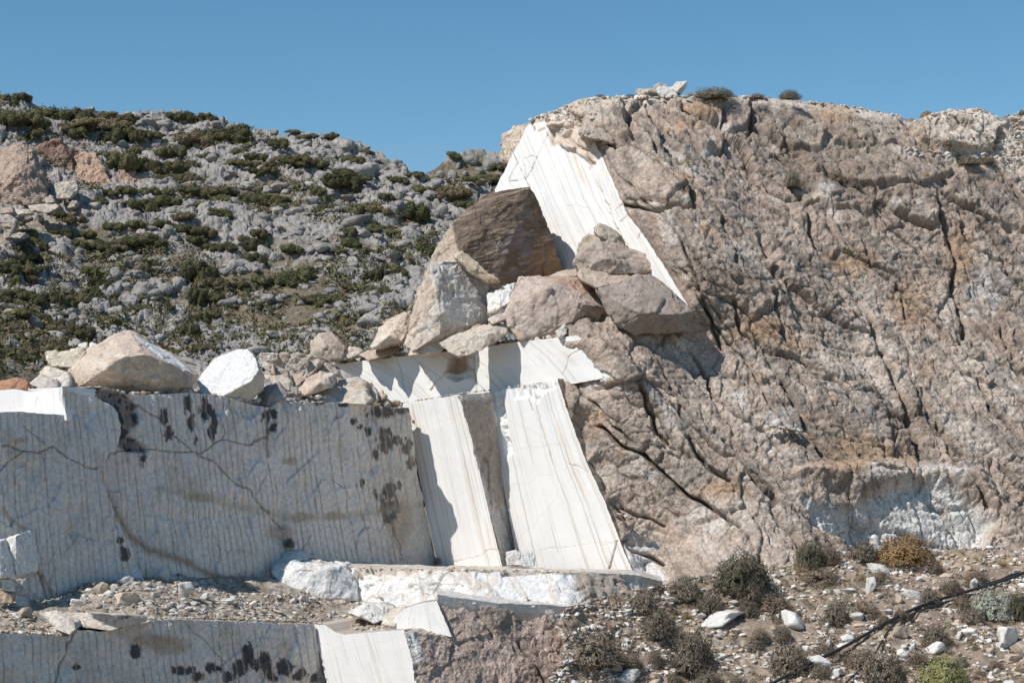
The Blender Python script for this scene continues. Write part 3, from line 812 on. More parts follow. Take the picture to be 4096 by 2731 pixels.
# ------------------------------------------------------------------ drilled grey walls
LICHEN = (.055, .055, .058)
def drilled(lean0, lean1, spacing, seed, black=(), cracks=(), stains=(), base=(.72, .67, .62), xs=(0, 430), ymid=480, extra=None, extrac=None, fluted=1.0, brown=0.0, lichen_noise=1.0):
    rs = np.random.RandomState(seed)
    off = rs.uniform(-.22, .22, 400); keep = rs.rand(400)
    st = rs.rand(400)
    def common(g):
        lean = lean0 + (lean1 - lean0) * (g.px - xs[0]) / (xs[1] - xs[0])
        q = (g.px - (g.py - ymid) * lean) / spacing + 40
        k = np.floor(q).astype(int) % 400
        g.gd = np.abs(q - np.floor(q) - .5 - off[k]) * spacing
        brk = fbm(np.stack([k * 5.3, g.py * .012, np.full_like(g.px, seed)], -1), 2)
        g.gm = (keep[k] > .12) * sstep(-.28, .0, brk + .14)
        # segments that end in a bare drill tip
        g.dark = (st[k] > .72) * (np.abs(fbm(np.stack([k * 3.1, g.py * .02, np.full_like(g.px, seed + 1)], -1), 2)) < .12)
    def disp(g):
        common(g)
        w = .62
        h = -.020 * np.exp(-(g.gd / w) ** 2) * g.gm * fluted
        h += .045 * fbm(g.P * 1.0, 4, seed=seed) + .022 * (ridged(g.P * 3.0, 3, seed=seed + 1) - .5)
        fw, ew = facet(g.P * np.array([.9, .9, .7]) + .3 * fbm(g.P * .8, 2)[:, None], seed & 31, 1.4); fw2, ew2 = facet(g.P * 3.2, (seed + 4) & 31, 1.4)
        h += .05 * fw + .022 * fw2
        spall = sstep(.16, .4, fbm(g.P * np.array([.6, .6, .5]), 3, seed=seed + 2))
        h -= spall * (.10 + .03 * fbm(g.P * 6, 3, seed=2))
        wx = g.px + 3.4 * fbm(g.P * 1.5, 5, seed=seed + 3, gain=.6); wy = g.py + 3.4 * fbm(g.P * 1.5, 5, seed=seed + 4, gain=.6)
        g.crk = np.zeros(len(h))
        for pts, wd, d in cracks:
            k = np.exp(-(line_dist(wx, wy, pts) / (wd * .55)) ** 2)
            h -= k * d * .6; g.crk = np.maximum(g.crk, k)
        g.spall = spall
        if extra is not None: h += extra(g)
        return h
    def col(g):
        P = g.P
        c = np.tile(base, (len(P), 1)) * (1 + .10 * fbm(P * .5, 4, seed=seed + 5) + .10 * fbm(P * 3.0, 3, seed=seed + 6))[:, None]
        c = mix(c, (.52, .44, .36), sstep(.2, .55, fbm(P * np.array([.7, .7, .7]), 4, seed=seed + 7)) * .5)
        if brown:
            c = mix(c, (.46, .38, .29), np.full(len(P), brown) * sstep(-.3, .3, fbm(P * .6, 3, seed=seed + 20)))
        groove = np.exp(-(g.gd / .8) ** 2) * g.gm
        c = mix(c, (.56, .45, .355), groove * .85)
        c = mix(c, (.25, .19, .14), np.exp(-(g.gd / .6) ** 2) * g.dark * .45)
        wx = g.px + 3 * fbm(P * 2.0, 4, seed=seed + 8) * lichen_noise; wy = g.py + 3 * fbm(P * 2.0, 4, seed=seed + 9) * lichen_noise
        for bx, by, rx, ry in stains:
            c = mix(c, (.44, .33, .23), blob(wx, wy, bx, by, rx, ry, .4) * .7)
        nz1 = fbm(P * np.array([2.2, 2.2, 1.2]), 5, seed=seed + 10, gain=.68); nz2 = fbm(P * np.array([7.0, 7.0, 4.0]), 3, seed=seed + 11)
        fall = np.zeros(len(P))
        for q in black:
            r = np.sqrt(((g.px - q[0]) / (q[2] * 1.35)) ** 2 + ((g.py - q[1]) / (q[3] * 1.35)) ** 2)
            fall = np.maximum(fall, np.clip(1.25 - r, 0, 1))
        v_ = fall + .95 * nz1 + .45 * nz2
        c = mix(c, (.34, .275, .225), sstep(.30, .50, v_) * (fall > 0) * .55)
        c = mix(c, LICHEN, sstep(.48, .60, v_) * (fall > 0) * (1 - .8 * groove) * .9)
        c = mix(c, (.30, .22, .155), np.clip(g.crk, 0, 1) * .8)
        if extrac is not None: c = extrac(g, c)
        return c
    return disp, col

G1_CR = [([(139, 404), (164, 422), (175, 434), (192, 451)], 1.3, .12), ([(113, 452), (140, 448), (187, 452), (201, 452), (222, 440), (250, 443), (267, 436)], 1.0, .12),
         ([(196, 453), (217, 462), (233, 480), (246, 487), (265, 508), (285, 528)], 1.3, .16), ([(270, 410), (267, 440), (269, 455)], 1.4, .16), ([(390, 515), (396, 532), (404, 560)], 1.2, .12),
         ([(255, 494), (270, 470)], .7, .05), ([(300, 553), (310, 535)], .8, .08), ([(222, 424), (226, 436), (221, 440)], .8, .08), ([(330, 478), (345, 488), (352, 500)], .7, .06)]
G1_BLACK = [(381, 412, 14, 6), (381, 435, 7, 9), (383, 446, 7, 9), (367, 431, 3, 4), (350, 422, 4, 3), (358, 427, 3, 3), (406, 449, 5, 8), (410, 462, 5, 8), (388.5, 492, 9, 10), (392, 505, 9, 8),
            (390, 515, 5, 5), (364, 482, 3, 4), (188, 403, 4, 9), (192, 423, 3.5, 8), (196, 440, 3, 6), (206, 409, 7, 10), (214, 417, 4, 11), (212, 432, 3.5, 8), (164, 416, 4, 7), (168, 432, 5, 6),
            (143, 460, 4, 8), (268, 416, 4.5, 8), (272, 428, 3, 6), (395, 440, 4, 4), (376, 455, 4, 6), (317, 403, 6, 2), (340, 405, 6, 2.5), (398, 410, 6, 6)]
CURVED_DARK = [(82, 389), (97, 385), (117, 390), (129, 397), (139, 405), (138, 423), (131, 432), (147, 446), (147, 452), (126, 450), (117, 445), (112, 425), (100, 405)]
def g1_extra(g):
    m = poly_soft(g.px, g.py, CURVED_DARK, 2.5)
    low = poly_soft(g.px, g.py, [(274, 545), (288, 532), (300, 540), (318, 560), (330, 580), (250, 585)], 3)
    step = sstep(0, 3, g.px - np.interp(g.py, [400, 560], [271, 276])) * .18 * sstep(0, 70, 470 - g.py)
    return m * (-.15 + .18 * fbm(g.P * 2, 4, seed=3)) + step
def g1_c(g, c):
    wx = g.px + 2.5 * fbm(g.P * 2, 3, seed=5); wy = g.py + 2.5 * fbm(g.P * 2, 3, seed=6)
    m = poly_soft(wx, wy, CURVED_DARK, 2)
    c = mix(c, (.17, .13, .11), m * .8)
    c = mix(c, LICHEN, m * sstep(.0, .18, fbm(g.P * 3.2, 4, seed=7)) * .9)
    d = line_dist(wx, wy, [(107, 496), (118, 515), (131, 535), (150, 550), (185, 560), (205, 572), (226, 580)])
    c = mix(c, (.37, .26, .18), np.exp(-(d / 4.0) ** 2) * .85)
    c = mix(c, (.47, .39, .29), np.exp(-(line_dist(wx, wy, [(160, 488), (215, 500), (290, 517), (350, 515), (420, 505)]) / 4.5) ** 2) * .55)
    c = mix(c, (.46, .38, .28), sstep(340, 430, g.px) * .35)
    return c
fd, fc = drilled(.055, .20, 5.8, 3, G1_BLACK, G1_CR, [(280, 532, 14, 8), (300, 517, 14, 5), (335, 515, 10, 4), (290, 460, 8, 4), (200, 497, 14, 5), (400, 520, 12, 25)], extra=g1_extra, extrac=g1_c)
g1 = sheet('drilled_wall', top=[(70, 389), (83, 387), (102, 385.5), (117, 389), (126, 394), (144, 394.5), (187, 392), (220, 394.5), (245, 401), (270, 408), (274, 403), (287, 401.5), (361, 404), (394, 408), (405, 408)],
           bottom=[(100, 600), (200, 592), (300, 580), (439, 577)], left=[(70, 389), (100, 600)], right=[(405, 408), (412, 440), (420, 480), (430, 530), (439, 577)],
           surf=on(PL_G1), res=(.48, 1.0), disp=fd, col=fc, back=(-3.2, 3.6, 0), rough_edge=.7, seed=12, side=(.55, .48, .40))
add_obj('drilled_wall', g1.mesh, M_SPLIT, label='wide grey marble wall with rows of vertical drill grooves and black lichen patches', cat='quarry wall')

G0_CR = [([(0, 445), (39, 452), (53, 446), (65, 455), (89, 468), (102, 467), (113, 452)], 1.0, .12), ([(24, 426), (38, 436), (45, 444)], .8, .08), ([(41, 450), (45, 464), (46, 480)], .7, .08),
         ([(0, 472), (14, 456), (25, 449)], .9, .1), ([(36, 528), (38, 550), (34, 575)], .9, .1), ([(28, 560), (40, 575), (48, 597)], 1.5, .15)]
def g0_c(g, c):
    wx = g.px + 2 * fbm(g.P * 2, 3, seed=5); wy = g.py + 2 * fbm(g.P * 2, 3, seed=6)
    d = line_dist(wx, wy, [(4, 508), (10, 518), (25, 528)])
    c = mix(c, (.40, .31, .23), np.exp(-(d / 2.5) ** 2) * .8)
    c = mix(c, (.38, .28, .20), np.exp(-(line_dist(wx, wy, [(38, 568), (50, 590), (56, 604)]) / 2.2) ** 2) * .8)
    return c
fd, fc = drilled(.05, .12, 6.4, 4, [(124, 552, 4, 7), (120, 540, 2.5, 4)], G0_CR, [(20, 440, 9, 3)], base=(.70, .66, .625), xs=(0, 130), extrac=g0_c)
g0 = sheet('drilled_wall', top=[(-24, 409), (0, 412), (16, 411), (40, 413), (66, 414), (63, 398), (62, 386.5), (75, 390), (90, 395), (101, 399), (112, 405), (117, 411)],
           bottom=[(-24, 618), (67, 612), (100, 600), (146, 586)], left=[(-24, 409), (-24, 618)],
           right=[(117, 411), (121.5, 425), (117, 445), (110, 458), (99, 468), (104, 484), (108, 496), (118, 520), (131, 545), (146, 586)],
           surf=on(PL_G0), res=(.5, 1.0), disp=fd, col=fc, back=(-1.4, 1.6, 0), rough_edge=.6, seed=13)
add_obj('drilled_wall', g0.mesh, M_SPLIT, label='bluish grey drilled marble block standing proud at the left edge', cat='quarry wall')
wl = sheet('sawn_face', top=[(-24, 390), (0, 389.5), (14, 388.5), (30, 392), (41, 390), (62, 386)], bottom=[(-24, 418), (20, 418), (67, 420)], left=[(-24, 390), (-24, 418)], right=[(62, 386), (67, 420)],
           surf=on(PL_WL), res=(.6, .9), disp=crack_fn([([(38, 396), (35, 404), (33, 410)], .8, .12)], .03, 96), col=sawn_col(44, 10, .5), back=(1.0, 4, 0), rough_edge=.7, seed=14)
add_obj('marble_slab', wl.mesh, M_SAWN, label='sunlit white marble strip on top of the left grey block', cat='marble face')

# drilled rib between the two white panels
fd, fc = drilled(.24, .27, 7.5, 6, [], [], [], base=(.64, .585, .53), xs=(450, 520), ymid=470,
                 extrac=lambda g, c: mix(c, (.40, .32, .26), poly_soft(g.px + 2 * fbm(g.P * 2, 3), g.py + 2 * fbm(g.P * 2, 3, seed=4), [(460, 400), (490, 398), (506, 470), (508, 500), (497, 510), (480, 465)], 3) * .9))
rib = sheet('drilled_rib', top=[(459, 395), (472, 393), (491, 392)], bottom=[(504, 572), (512, 572), (534, 572)], left=[(459, 395), (472, 440), (486, 495), (504, 572)],
            right=[(491, 392), (499, 425), (506, 448), (514, 490), (534, 572)], surf=on(PL_G2), res=(.5, 1), disp=fd, col=fc, back=(.5, 1.2, 0), rough_edge=.8, seed=15)
add_obj('drilled_wall', rib.mesh, M_SPLIT, label='narrow brown-grey drilled rock rib between the two white panels', cat='quarry wall')

# lowest grey wall
G3_BLACK = [(249, 655, 6, 9), (262, 662, 9, 9), (240, 668, 7, 7), (214, 667, 7, 6), (182, 669, 9, 4), (77, 667, 3, 3), (285, 667, 8, 7), (300, 675, 8, 6), (315, 676, 5, 5), (272, 676, 6, 5), (264, 660, 7, 6), (135, 650, 5, 6),
            (200, 676, 6, 4), (228, 676, 6, 4)]
fd, fc = drilled(.06, .15, 7.2, 8, G3_BLACK, [([(75, 630), (66, 655), (54, 690)], 1.2, .14), ([(185, 622), (205, 640), (228, 664), (240, 690)], .8, .06)], [(150, 640, 20, 8), (170, 645, 20, 10)], xs=(0, 320), ymid=640, base=(.72, .67, .615), brown=.25)
g3 = sheet('drilled_wall', top=[(-30, 631), (0, 632.5), (40, 634), (67, 635.5), (74, 629), (100, 631), (150, 620), (175, 618.5), (200, 619.5), (240, 621), (275, 622), (313, 623.5)],
           bottom=[(-30, 760), (150, 750), (338, 740)], left=[(-30, 631), (-30, 760)], right=[(313, 623.5), (322, 665), (338, 740)],
           surf=on(PL_G3), res=(.5, 1.0), disp=fd, col=fc, back=(-2.6, 3.0, 0), rough_edge=.6, seed=16, side=(.50, .44, .37))
add_obj('drilled_wall', g3.mesh, M_SPLIT, label='lowest grey drilled marble wall along the bottom left edge', cat='quarry wall')
w6 = sheet('sawn_face', top=[(313, 623.5), (325, 624), (335, 631), (345, 634), (375, 631), (404, 629)], bottom=[(340, 740), (440, 740)], left=[(313, 623.5), (340, 740)],
           right=[(404, 629), (411, 652), (420, 682), (440, 740)], surf=on(PL_W6), res=(.45, .9), disp=crack_fn([], .012, 97), col=sawn_col(51, 20, .9), back=(1.2, 3, 0), rough_edge=.6, seed=17, side=(.5, .43, .36))
add_obj('marble_slab', w6.mesh, M_SAWN, label='white sawn marble panel cut off by the bottom edge of the photo', cat='marble face')
w5 = sheet('sawn_face', top=[(404, 608), (418, 603), (437, 600)], bottom=[(388, 628), (420, 630), (452, 636)], left=[(404, 608), (394, 618), (388, 628)], right=[(437, 600), (444, 617), (452, 636)],
           surf=on(PL_W5), res=(.5, .8), disp=crack_fn([([(424, 606), (430, 628)], .7, .06)], .02, 98), col=sawn_col(57, 12, 1.0), back=(.1, .9, 0), rough_edge=.7, seed=18, side=(.42, .33, .265))
add_obj('marble_slab', w5.mesh, M_SAWN, label='small slanted white sawn marble face beside the low brown rock face', cat='marble face')

# brown rock face at the bottom centre
def bf_disp(g):
    P = g.P
    fa, ea = facet(P * np.array([.7, .7, .8]), 4, 1.5); fb, eb = facet(P * np.array([2.0, 2.0, 2.4]), 8, 1.5); fc3, _e = facet(P * 5.5, 12, 1.5)
    h = .18 * fbm(P * .7, 4, seed=61) + .10 * fa + .05 * fb + .03 * fc3 + .03 * fbm(P * 4, 4, seed=62)
    wx = g.px + 1.5 * fbm(P * 2, 3, seed=1); wy = g.py + 1.5 * fbm(P * 2, 3, seed=2)
    g.crk = np.zeros(len(h))
    for pts, w, d in (([(478, 612), (486, 622), (494, 634)], 1.4, .2), ([(520, 640), (535, 662), (548, 684)], 1.5, .2), ([(545, 612), (560, 630)], 1.2, .15)):
        k = np.exp(-(line_dist(wx, wy, pts) / w) ** 2); h -= k * d; g.crk = np.maximum(g.crk, k)
    return h
def bf_col(g):
    P = g.P
    c = np.tile([.46, .36, .30], (len(P), 1)) * (1 + .25 * fbm(P * 1.6, 4, seed=63))[:, None]
    c = mix(c, (.53, .40, .325), sstep(-.1, .4, fbm(P * .6, 4, seed=64)) * .8)
    c = mix(c, (.25, .20, .165), sstep(.1, .5, fbm(P * .5, 4, seed=65)) * .7)
    c = mix(c, (.50, .45, .40), sstep(.25, .6, fbm(P * 1.3, 4, seed=66)) * .7)
    wx = g.px + 4 * fbm(P, 3, seed=67); wy = g.py + 4 * fbm(P, 3, seed=68)
    c = mix(c, (.62, .60, .58), poly_soft(wx, wy, [(402, 628), (416, 630), (424, 660), (414, 664), (406, 645)], 2) * .85)
    c = mix(c, (.66, .63, .59), poly_soft(wx, wy, [(545, 605), (590, 606), (588, 640), (568, 640), (556, 625)], 3) * .8)
    c = mix(c, (.60, .50, .42), np.exp(-(line_dist(wx, wy, [(577, 638), (570, 662), (558, 690)]) / 3) ** 2) * .7)
    return mix(c, (.2, .15, .11), g.crk * .5)
bf = sheet('rock_face', top=[(404, 632), (416, 632), (450, 637), (446, 622), (437, 600), (460, 604), (499, 608), (540, 609), (585, 611)], bottom=[(425, 740), (545, 740)],
           left=[(404, 632), (412, 660), (425, 740)], right=[(585, 611), (586, 628), (574, 662), (545, 740)],
           surf=on(PL_BF), res=(.9, .9), disp=bf_disp, col=bf_col, back=(.5, 4, 0), rough_edge=1.0, seed=19, side=(.50, .44, .37))
add_obj('rock_outcrop', bf.mesh, M_CLIFF, label='low rough reddish brown rock face at the bottom centre', cat='rock face')

# broken white ledge at the foot of the panels
def w4_disp(g):
    P = g.P
    fa, ea = facet(P * np.array([.55, .55, .7]) + fbm(P, 2)[:, None] * .3, 6, 1.5); fb, eb = facet(P * np.array([1.7, 1.7, 2.0]), 8, 1.5); fc3, _e = facet(P * 4.5, 12, 1.5)
    h = .30 * fbm(P * .45, 4, seed=71) + .26 * fa + .10 * fb + .03 * fc3 + .03 * fbm(P * 3, 4, seed=72)
    flat = poly_soft(g.px, g.py, [(478, 574), (535, 574), (552, 600), (500, 598)], 3)
    h = h * (1 - .85 * flat)
    g.crk = np.exp(-(ea / .04) ** 2) * (1 - flat)
    return h
def w4_col(g):
    P = g.P
    c = np.tile([.70, .685, .66], (len(P), 1)) * (1 + .08 * fbm(P * 1.5, 4, seed=73))[:, None]
    c = mix(c, (.66, .55, .44), sstep(.2, .5, fbm(P * .8, 4, seed=74)) * .7)
    c = mix(c, (.70, .60, .50), poly_soft(g.px, g.py, [(362, 568), (415, 568), (412, 575), (372, 577)], 2) * .6)
    c = mix(c, (.36, .285, .22), poly_soft(g.px + 3 * fbm(P, 3), g.py + 3 * fbm(P, 3, seed=2), [(576, 572), (625, 574), (640, 590), (660, 604), (590, 606), (572, 590)], 3) * .85)
    for x0, x1 in ((506, 526), (545, 553), (486, 494), (513, 532), (549, 555)):
        d = line_dist(g.px + fbm(P * 2, 2), g.py, [(x0, 572), (x1, 604)])
        c = mix(c, (.55, .43, .30), np.exp(-(d / .9) ** 2) * .7)
    return mix(c, (.40, .31, .23), g.crk * .55)
w4 = sheet('rock_ledge', top=[(350, 566, 67.4), (374, 569.5, 66.8), (418, 569, 65.4), (474, 572, 63.8), (560, 574, 63.4), (600, 574, 64.0), (634, 575, 65.2), (652, 580, 66)],
           bottom=[(352, 614, 66.4), (434, 614, 64.2), (500, 616, 62.4), (600, 622, 62.6), (668, 612, 65)],
           left=[(350, 566, 67.4), (352, 614, 66.4)], right=[(652, 580, 66), (668, 612, 65)], surf=None, res=(.9, .9), disp=w4_disp, col=w4_col, back=(.5, 7, -.35), rough_edge=1.0, seed=20, side=(.55, .49, .42))
add_obj('rock_ledge', w4.mesh, M_SPLIT, label='broken white marble ledge at the foot of the tall sawn panels', cat='rock ledge')

def floor_disp(g): return .05 * fbm(g.P * 1.2, 4, seed=85) + .03 * fbm(g.P * 5, 3, seed=86) + .05
def floor_col(g):
    c = np.tile([.56, .50, .43], (len(g.P), 1)); c = mix(c, (.66, .62, .57), sstep(0, .4, fbm(g.P * 1.6, 4, seed=87))); return mix(c, (.38, .31, .245), sstep(.1, .45, fbm(g.P * 1.1, 4, seed=88)) * .8)
fl = sheet('ledge_floor', top=[(340, 561, 70.4), (437, 566, 74.0), (505, 567, 72.2), (560, 569, 71.2), (632, 571, 70.0), (660, 577, 67.6)], bottom=[(342, 566, 67.6), (374, 569, 66.9), (418, 569, 65.6), (474, 572, 64.0), (560, 574, 63.6), (600, 574, 64.2), (634, 575, 65.3), (662, 582, 66)],
           left=[(340, 561, 70.4), (342, 566, 67.6)], right=[(660, 577, 67.6), (662, 582, 66)], surf=None, res=(1, .5), disp=floor_disp, col=floor_col, back=(0, 0, -.5), seed=30)
add_obj('ledge_floor', fl.mesh, M_DIRT, kind='structure')
fl = sheet('ledge_floor', top=[(436, 594, 64.6), (500, 603, 62.9), (570, 608, 63.0), (600, 609, 63.2)], bottom=[(436, 600.5, float(depth_on(437, 600, PL_BF))), (499, 608.5, float(depth_on(499, 608, PL_BF))), (560, 610.5, float(depth_on(560, 610, PL_BF))), (588, 611.5, float(depth_on(588, 611, PL_BF)))],
           left=[(436, 594, 64.6), (436, 600.5, float(depth_on(437, 600, PL_BF)))], right=[(600, 609, 63.2), (588, 611.5, float(depth_on(588, 611, PL_BF)))], surf=None, res=(1, .5), disp=lambda g: floor_disp(g) + .14, col=lambda g: mix(floor_col(g), (.66, .64, .60), np.full(len(g.P), .6)), back=(0, 0, -.5), seed=31)
add_obj('ledge_floor', fl.mesh, M_SPLIT, kind='structure')

# terrace of rubble between the two grey walls
def ter_disp(g):
    mound = blob(g.px, g.py, 130, 600, 70, 16, .9)
    return .35 * mound + .16 * fbm(g.P * .5, 4, seed=76) + .09 * fbm(g.P * 1.8, 4, seed=77) + .03 * fbm(g.P * 6, 3, seed=78)
def ter_col(g):
    c = np.tile([.34, .285, .225], (len(g.P), 1))
    c = mix(c, (.46, .40, .33), sstep(-.1, .4, fbm(g.P * .8, 4, seed=79)))
    c = mix(c, (.24, .195, .155), sstep(.05, .45, fbm(g.P * 1.2, 4, seed=80)) * .8)
    c = mix(c, (.62, .58, .52), sstep(.22, .45, fbm(g.P * 3.5, 3, seed=81)) * .75)
    return c
def _tt(x, y, pl, o): return (x, y, float(depth_on(x, y, pl)) + o)
terrace = sheet('terrace',
    top=[_tt(-40, 606, PL_G0, -.3), _tt(67, 601, PL_G0, -.2), _tt(95, 592, PL_G0, 0), _tt(149, 578, PL_G1, -.3), _tt(200, 577, PL_G1, -.2), _tt(270, 574, PL_G1, -.4), _tt(340, 588, PL_G1, -1.6), (400, 603, 67.0), (424, 605, 66.2)],
    bottom=[_tt(-40, 636, PL_G3, .3), _tt(67, 637, PL_G3, .3), _tt(110, 632, PL_G3, .3), _tt(150, 622, PL_G3, .3), _tt(275, 624, PL_G3, .3), _tt(313, 626, PL_G3, .4), _tt(345, 636, PL_W6, .5), _tt(404, 634, PL_W6, .8), (424, 628, 60.6)],
    left=[_tt(-40, 606, PL_G0, -.3), _tt(-40, 636, PL_G3, .3)], right=[(424, 605, 66.2), (424, 628, 60.6)],
    surf=None, res=(1.0, .6), disp=ter_disp, col=ter_col, back=(0, 0, -3), seed=21)
add_obj('terrace', terrace.mesh, M_DIRT, kind='structure')
# ------------------------------------------------------------------ boulders
def vnormals(V, F):
    fn = np.cross(V[F[:, 1]] - V[F[:, 0]], V[F[:, 2]] - V[F[:, 0]])
    N = np.stack([sum(np.bincount(F[:, q], fn[:, k], len(V)) for q in range(3)) for k in range(3)], -1)
    return N / (np.linalg.norm(N, axis=1)[:, None] + 1e-12)

def refine(V, F, L, maxit=10):
    """split every edge longer than L at its middle until none is left"""
    for _ in range(maxit):
        E = np.sort(np.concatenate([F[:, [0, 1]], F[:, [1, 2]], F[:, [2, 0]]]), axis=1)
        U, inv = np.unique(E[:, 0].astype(np.int64) * (len(V) + 1) + E[:, 1], return_inverse=True)
        ea, eb = U // (len(V) + 1), U % (len(V) + 1)
        lng = np.linalg.norm(V[ea] - V[eb], axis=1) > L
        if not lng.any():
            break
        mid = np.full(len(U), -1, np.int64); mid[lng] = len(V) + np.arange(lng.sum())
        V = np.concatenate([V, (V[ea[lng]] + V[eb[lng]]) * .5])
        m = mid[inv.reshape(3, -1)].T
        out = []
        code = (m[:, 0] >= 0) * 1 + (m[:, 1] >= 0) * 2 + (m[:, 2] >= 0) * 4
        out.append(F[code == 0])
        for cde, r in ((1, 0), (2, 1), (4, 2)):
            s = code == cde; A, B_, C_ = F[s][:, r], F[s][:, (r + 1) % 3], F[s][:, (r + 2) % 3]; M = m[s][:, r]
            out += [np.stack([A, M, C_], -1), np.stack([M, B_, C_], -1)]
        for cde, r in ((3, 0), (6, 1), (5, 2)):
            s = code == cde; A, B_, C_ = F[s][:, r], F[s][:, (r + 1) % 3], F[s][:, (r + 2) % 3]; M = m[s][:, r]; K_ = m[s][:, (r + 1) % 3]
            out += [np.stack([M, B_, K_], -1), np.stack([A, M, C_], -1), np.stack([M, K_, C_], -1)]
        s = code == 7; A, B_, C_ = F[s].T; M0, M1, M2 = m[s].T
        out += [np.stack([A, M0, M2], -1), np.stack([M0, B_, M1], -1), np.stack([M2, M1, C_], -1), np.stack([M0, M1, M2], -1)]
        F = np.concatenate(out)
    return V, F

def hull_arrays(P, L, smooth_it=1, seed=0):
    bm = bmesh.new()
    for p in P:
        bm.verts.new(p)
    bmesh.ops.convex_hull(bm, input=bm.verts)
    bmesh.ops.delete(bm, geom=[v for v in bm.verts if not v.link_faces], context='VERTS')
    bmesh.ops.triangulate(bm, faces=bm.faces)
    bmesh.ops.recalc_face_normals(bm, faces=bm.faces)
    bm.verts.ensure_lookup_table(); bm.verts.index_update()
    V = np.array([v.co[:] for v in bm.verts]); F = np.array([[v.index for v in f.verts] for f in bm.faces], np.int64)
    bm.free()
    V, F = refine(V, F, L)
    for _ in range(smooth_it):
        i0 = np.concatenate([F[:, 0], F[:, 1], F[:, 2]]); i1 = np.concatenate([F[:, 1], F[:, 2], F[:, 0]])
        cnt = np.bincount(i0, minlength=len(V))[:, None] + 1e-9
        avg = np.stack([np.bincount(i0, V[i1, k], len(V)) for k in range(3)], -1) / cnt
        V = V * .5 + avg * .5
    return V, vnormals(V, F), F.astype(np.int32)

TAN, PALE, WHITE_, BROWN, GREYB = (.52, .42, .335), (.62, .575, .51), (.72, .70, .665), (.30, .225, .17), (.42, .385, .355)

def rock_colour(V, N, base, alt, seed, patch=.5):
    c = np.tile(np.asarray(base, float), (len(V), 1))
    c = mix(c, alt, sstep(-.1, .45, fbm(V * .55, 3, seed=seed)) * patch)
    c = mix(c, (.46, .33, .23), sstep(.22, .6, fbm(V * .9, 3, seed=seed + 1)) * .45)
    c = mix(c, np.asarray(base) * .72, sstep(.12, .5, fbm(V * 1.4, 3, seed=seed + 2)) * .55)
    return c * (1 + .16 * fbm(V * 3.2, 3, seed=seed + 3) + .10 * fbm(V * 11.0, 2, seed=seed + 4))[:, None]

def zc(pts, org, k):
    """points read off an enlarged crop -> picture points"""
    return [(org[0] + p[0] * k, org[1] + p[1] * k) + tuple(p[2:]) for p in pts]

_bs = [100]
_ledge = [True]
def boulder(name, label, cat, pts, base, thick, colour=TAN, alt=PALE, L=.085, amp=.05, paint=None, shrink=.72, drop=0.0, patch=.5, mat=None, group=None, smooth=0, chip=1.0, ledge=None, rib=0.0):
    if ledge is None: ledge = _ledge[0]
    """pts: (px, py[, nearer-by in m]); thick: how far the stone reaches back"""
    _bs[0] += 1; sd_ = _bs[0]
    p3 = np.array([(p[0], p[1], p[2] if len(p) > 2 else 0.0) for p in pts])
    if ledge:
        mx0, my0 = p3[:, 0].mean(), 345.0
        base = base + float(depth_on(mx0, my0, PL_W2)) - float(depth_on(mx0, my0, PL_REF)) + .55
    F_ = at(p3[:, 0], p3[:, 1], base - p3[:, 2])
    c = F_.mean(0)
    Bk = F_.copy(); Bk[:, 0] = c[0] + (Bk[:, 0] - c[0]) * shrink; Bk[:, 2] = c[2] + (Bk[:, 2] - c[2]) * shrink - drop
    Bk[:, 1] += thick
    Md = F_.copy(); Md[:, 1] += thick * .45
    V, N, F = hull_arrays(np.concatenate([F_, Md, Bk]), L, smooth, sd_)
    size = np.ptp(F_, axis=0).max()
    fa, ea = facet(V * (2.4 / max(size, .6) + .45), sd_ & 31, 1.5); fb, eb = facet(V * (6.0 / max(size, .6) + 1.2), (sd_ + 5) & 31, 1.5)
    h = amp * .45 * fbm(V * 1.1, 4, seed=sd_) + amp * .4 * (ridged(V * 2.6, 3, seed=sd_ + 1) - .5) + chip * amp * 1.25 * fa + chip * amp * .6 * fb
    if rib:
        h = h + rib * (ridged(np.stack([V[:, 0] * .9 + V[:, 1] * .4, V[:, 1] * .5, V[:, 2] * 3.4 - V[:, 0] * 1.1], -1), 3, seed=3) - .5)
    V = V + N * h[:, None]
    col = rock_colour(V, N, colour, alt, sd_, patch)
    px, py = project(V)
    if paint is not None:
        col = paint(px, py, V, N, col)
    org = np.array([V[:, 0].mean(), V[:, 1].mean(), V[:, 2].min()])
    me = mk_mesh(name, V - org, [F], col)
    return add_obj(name, me, mat or M_BOULDER, label=label, cat=cat, group=group, loc=tuple(org))

def facing(N, n, lo=.86, hi=.95):
    return sstep(lo, hi, N @ np.asarray(nvec(*n)))

D2 = lambda x, y: float(depth_on(x, y, PL_W2))
k5, o5 = .12755, (400, 175)
k4, o4 = .1169, (250, 300)
k3, o3 = .1169, (0, 300)
k6, o6 = .1169, (475, 75)

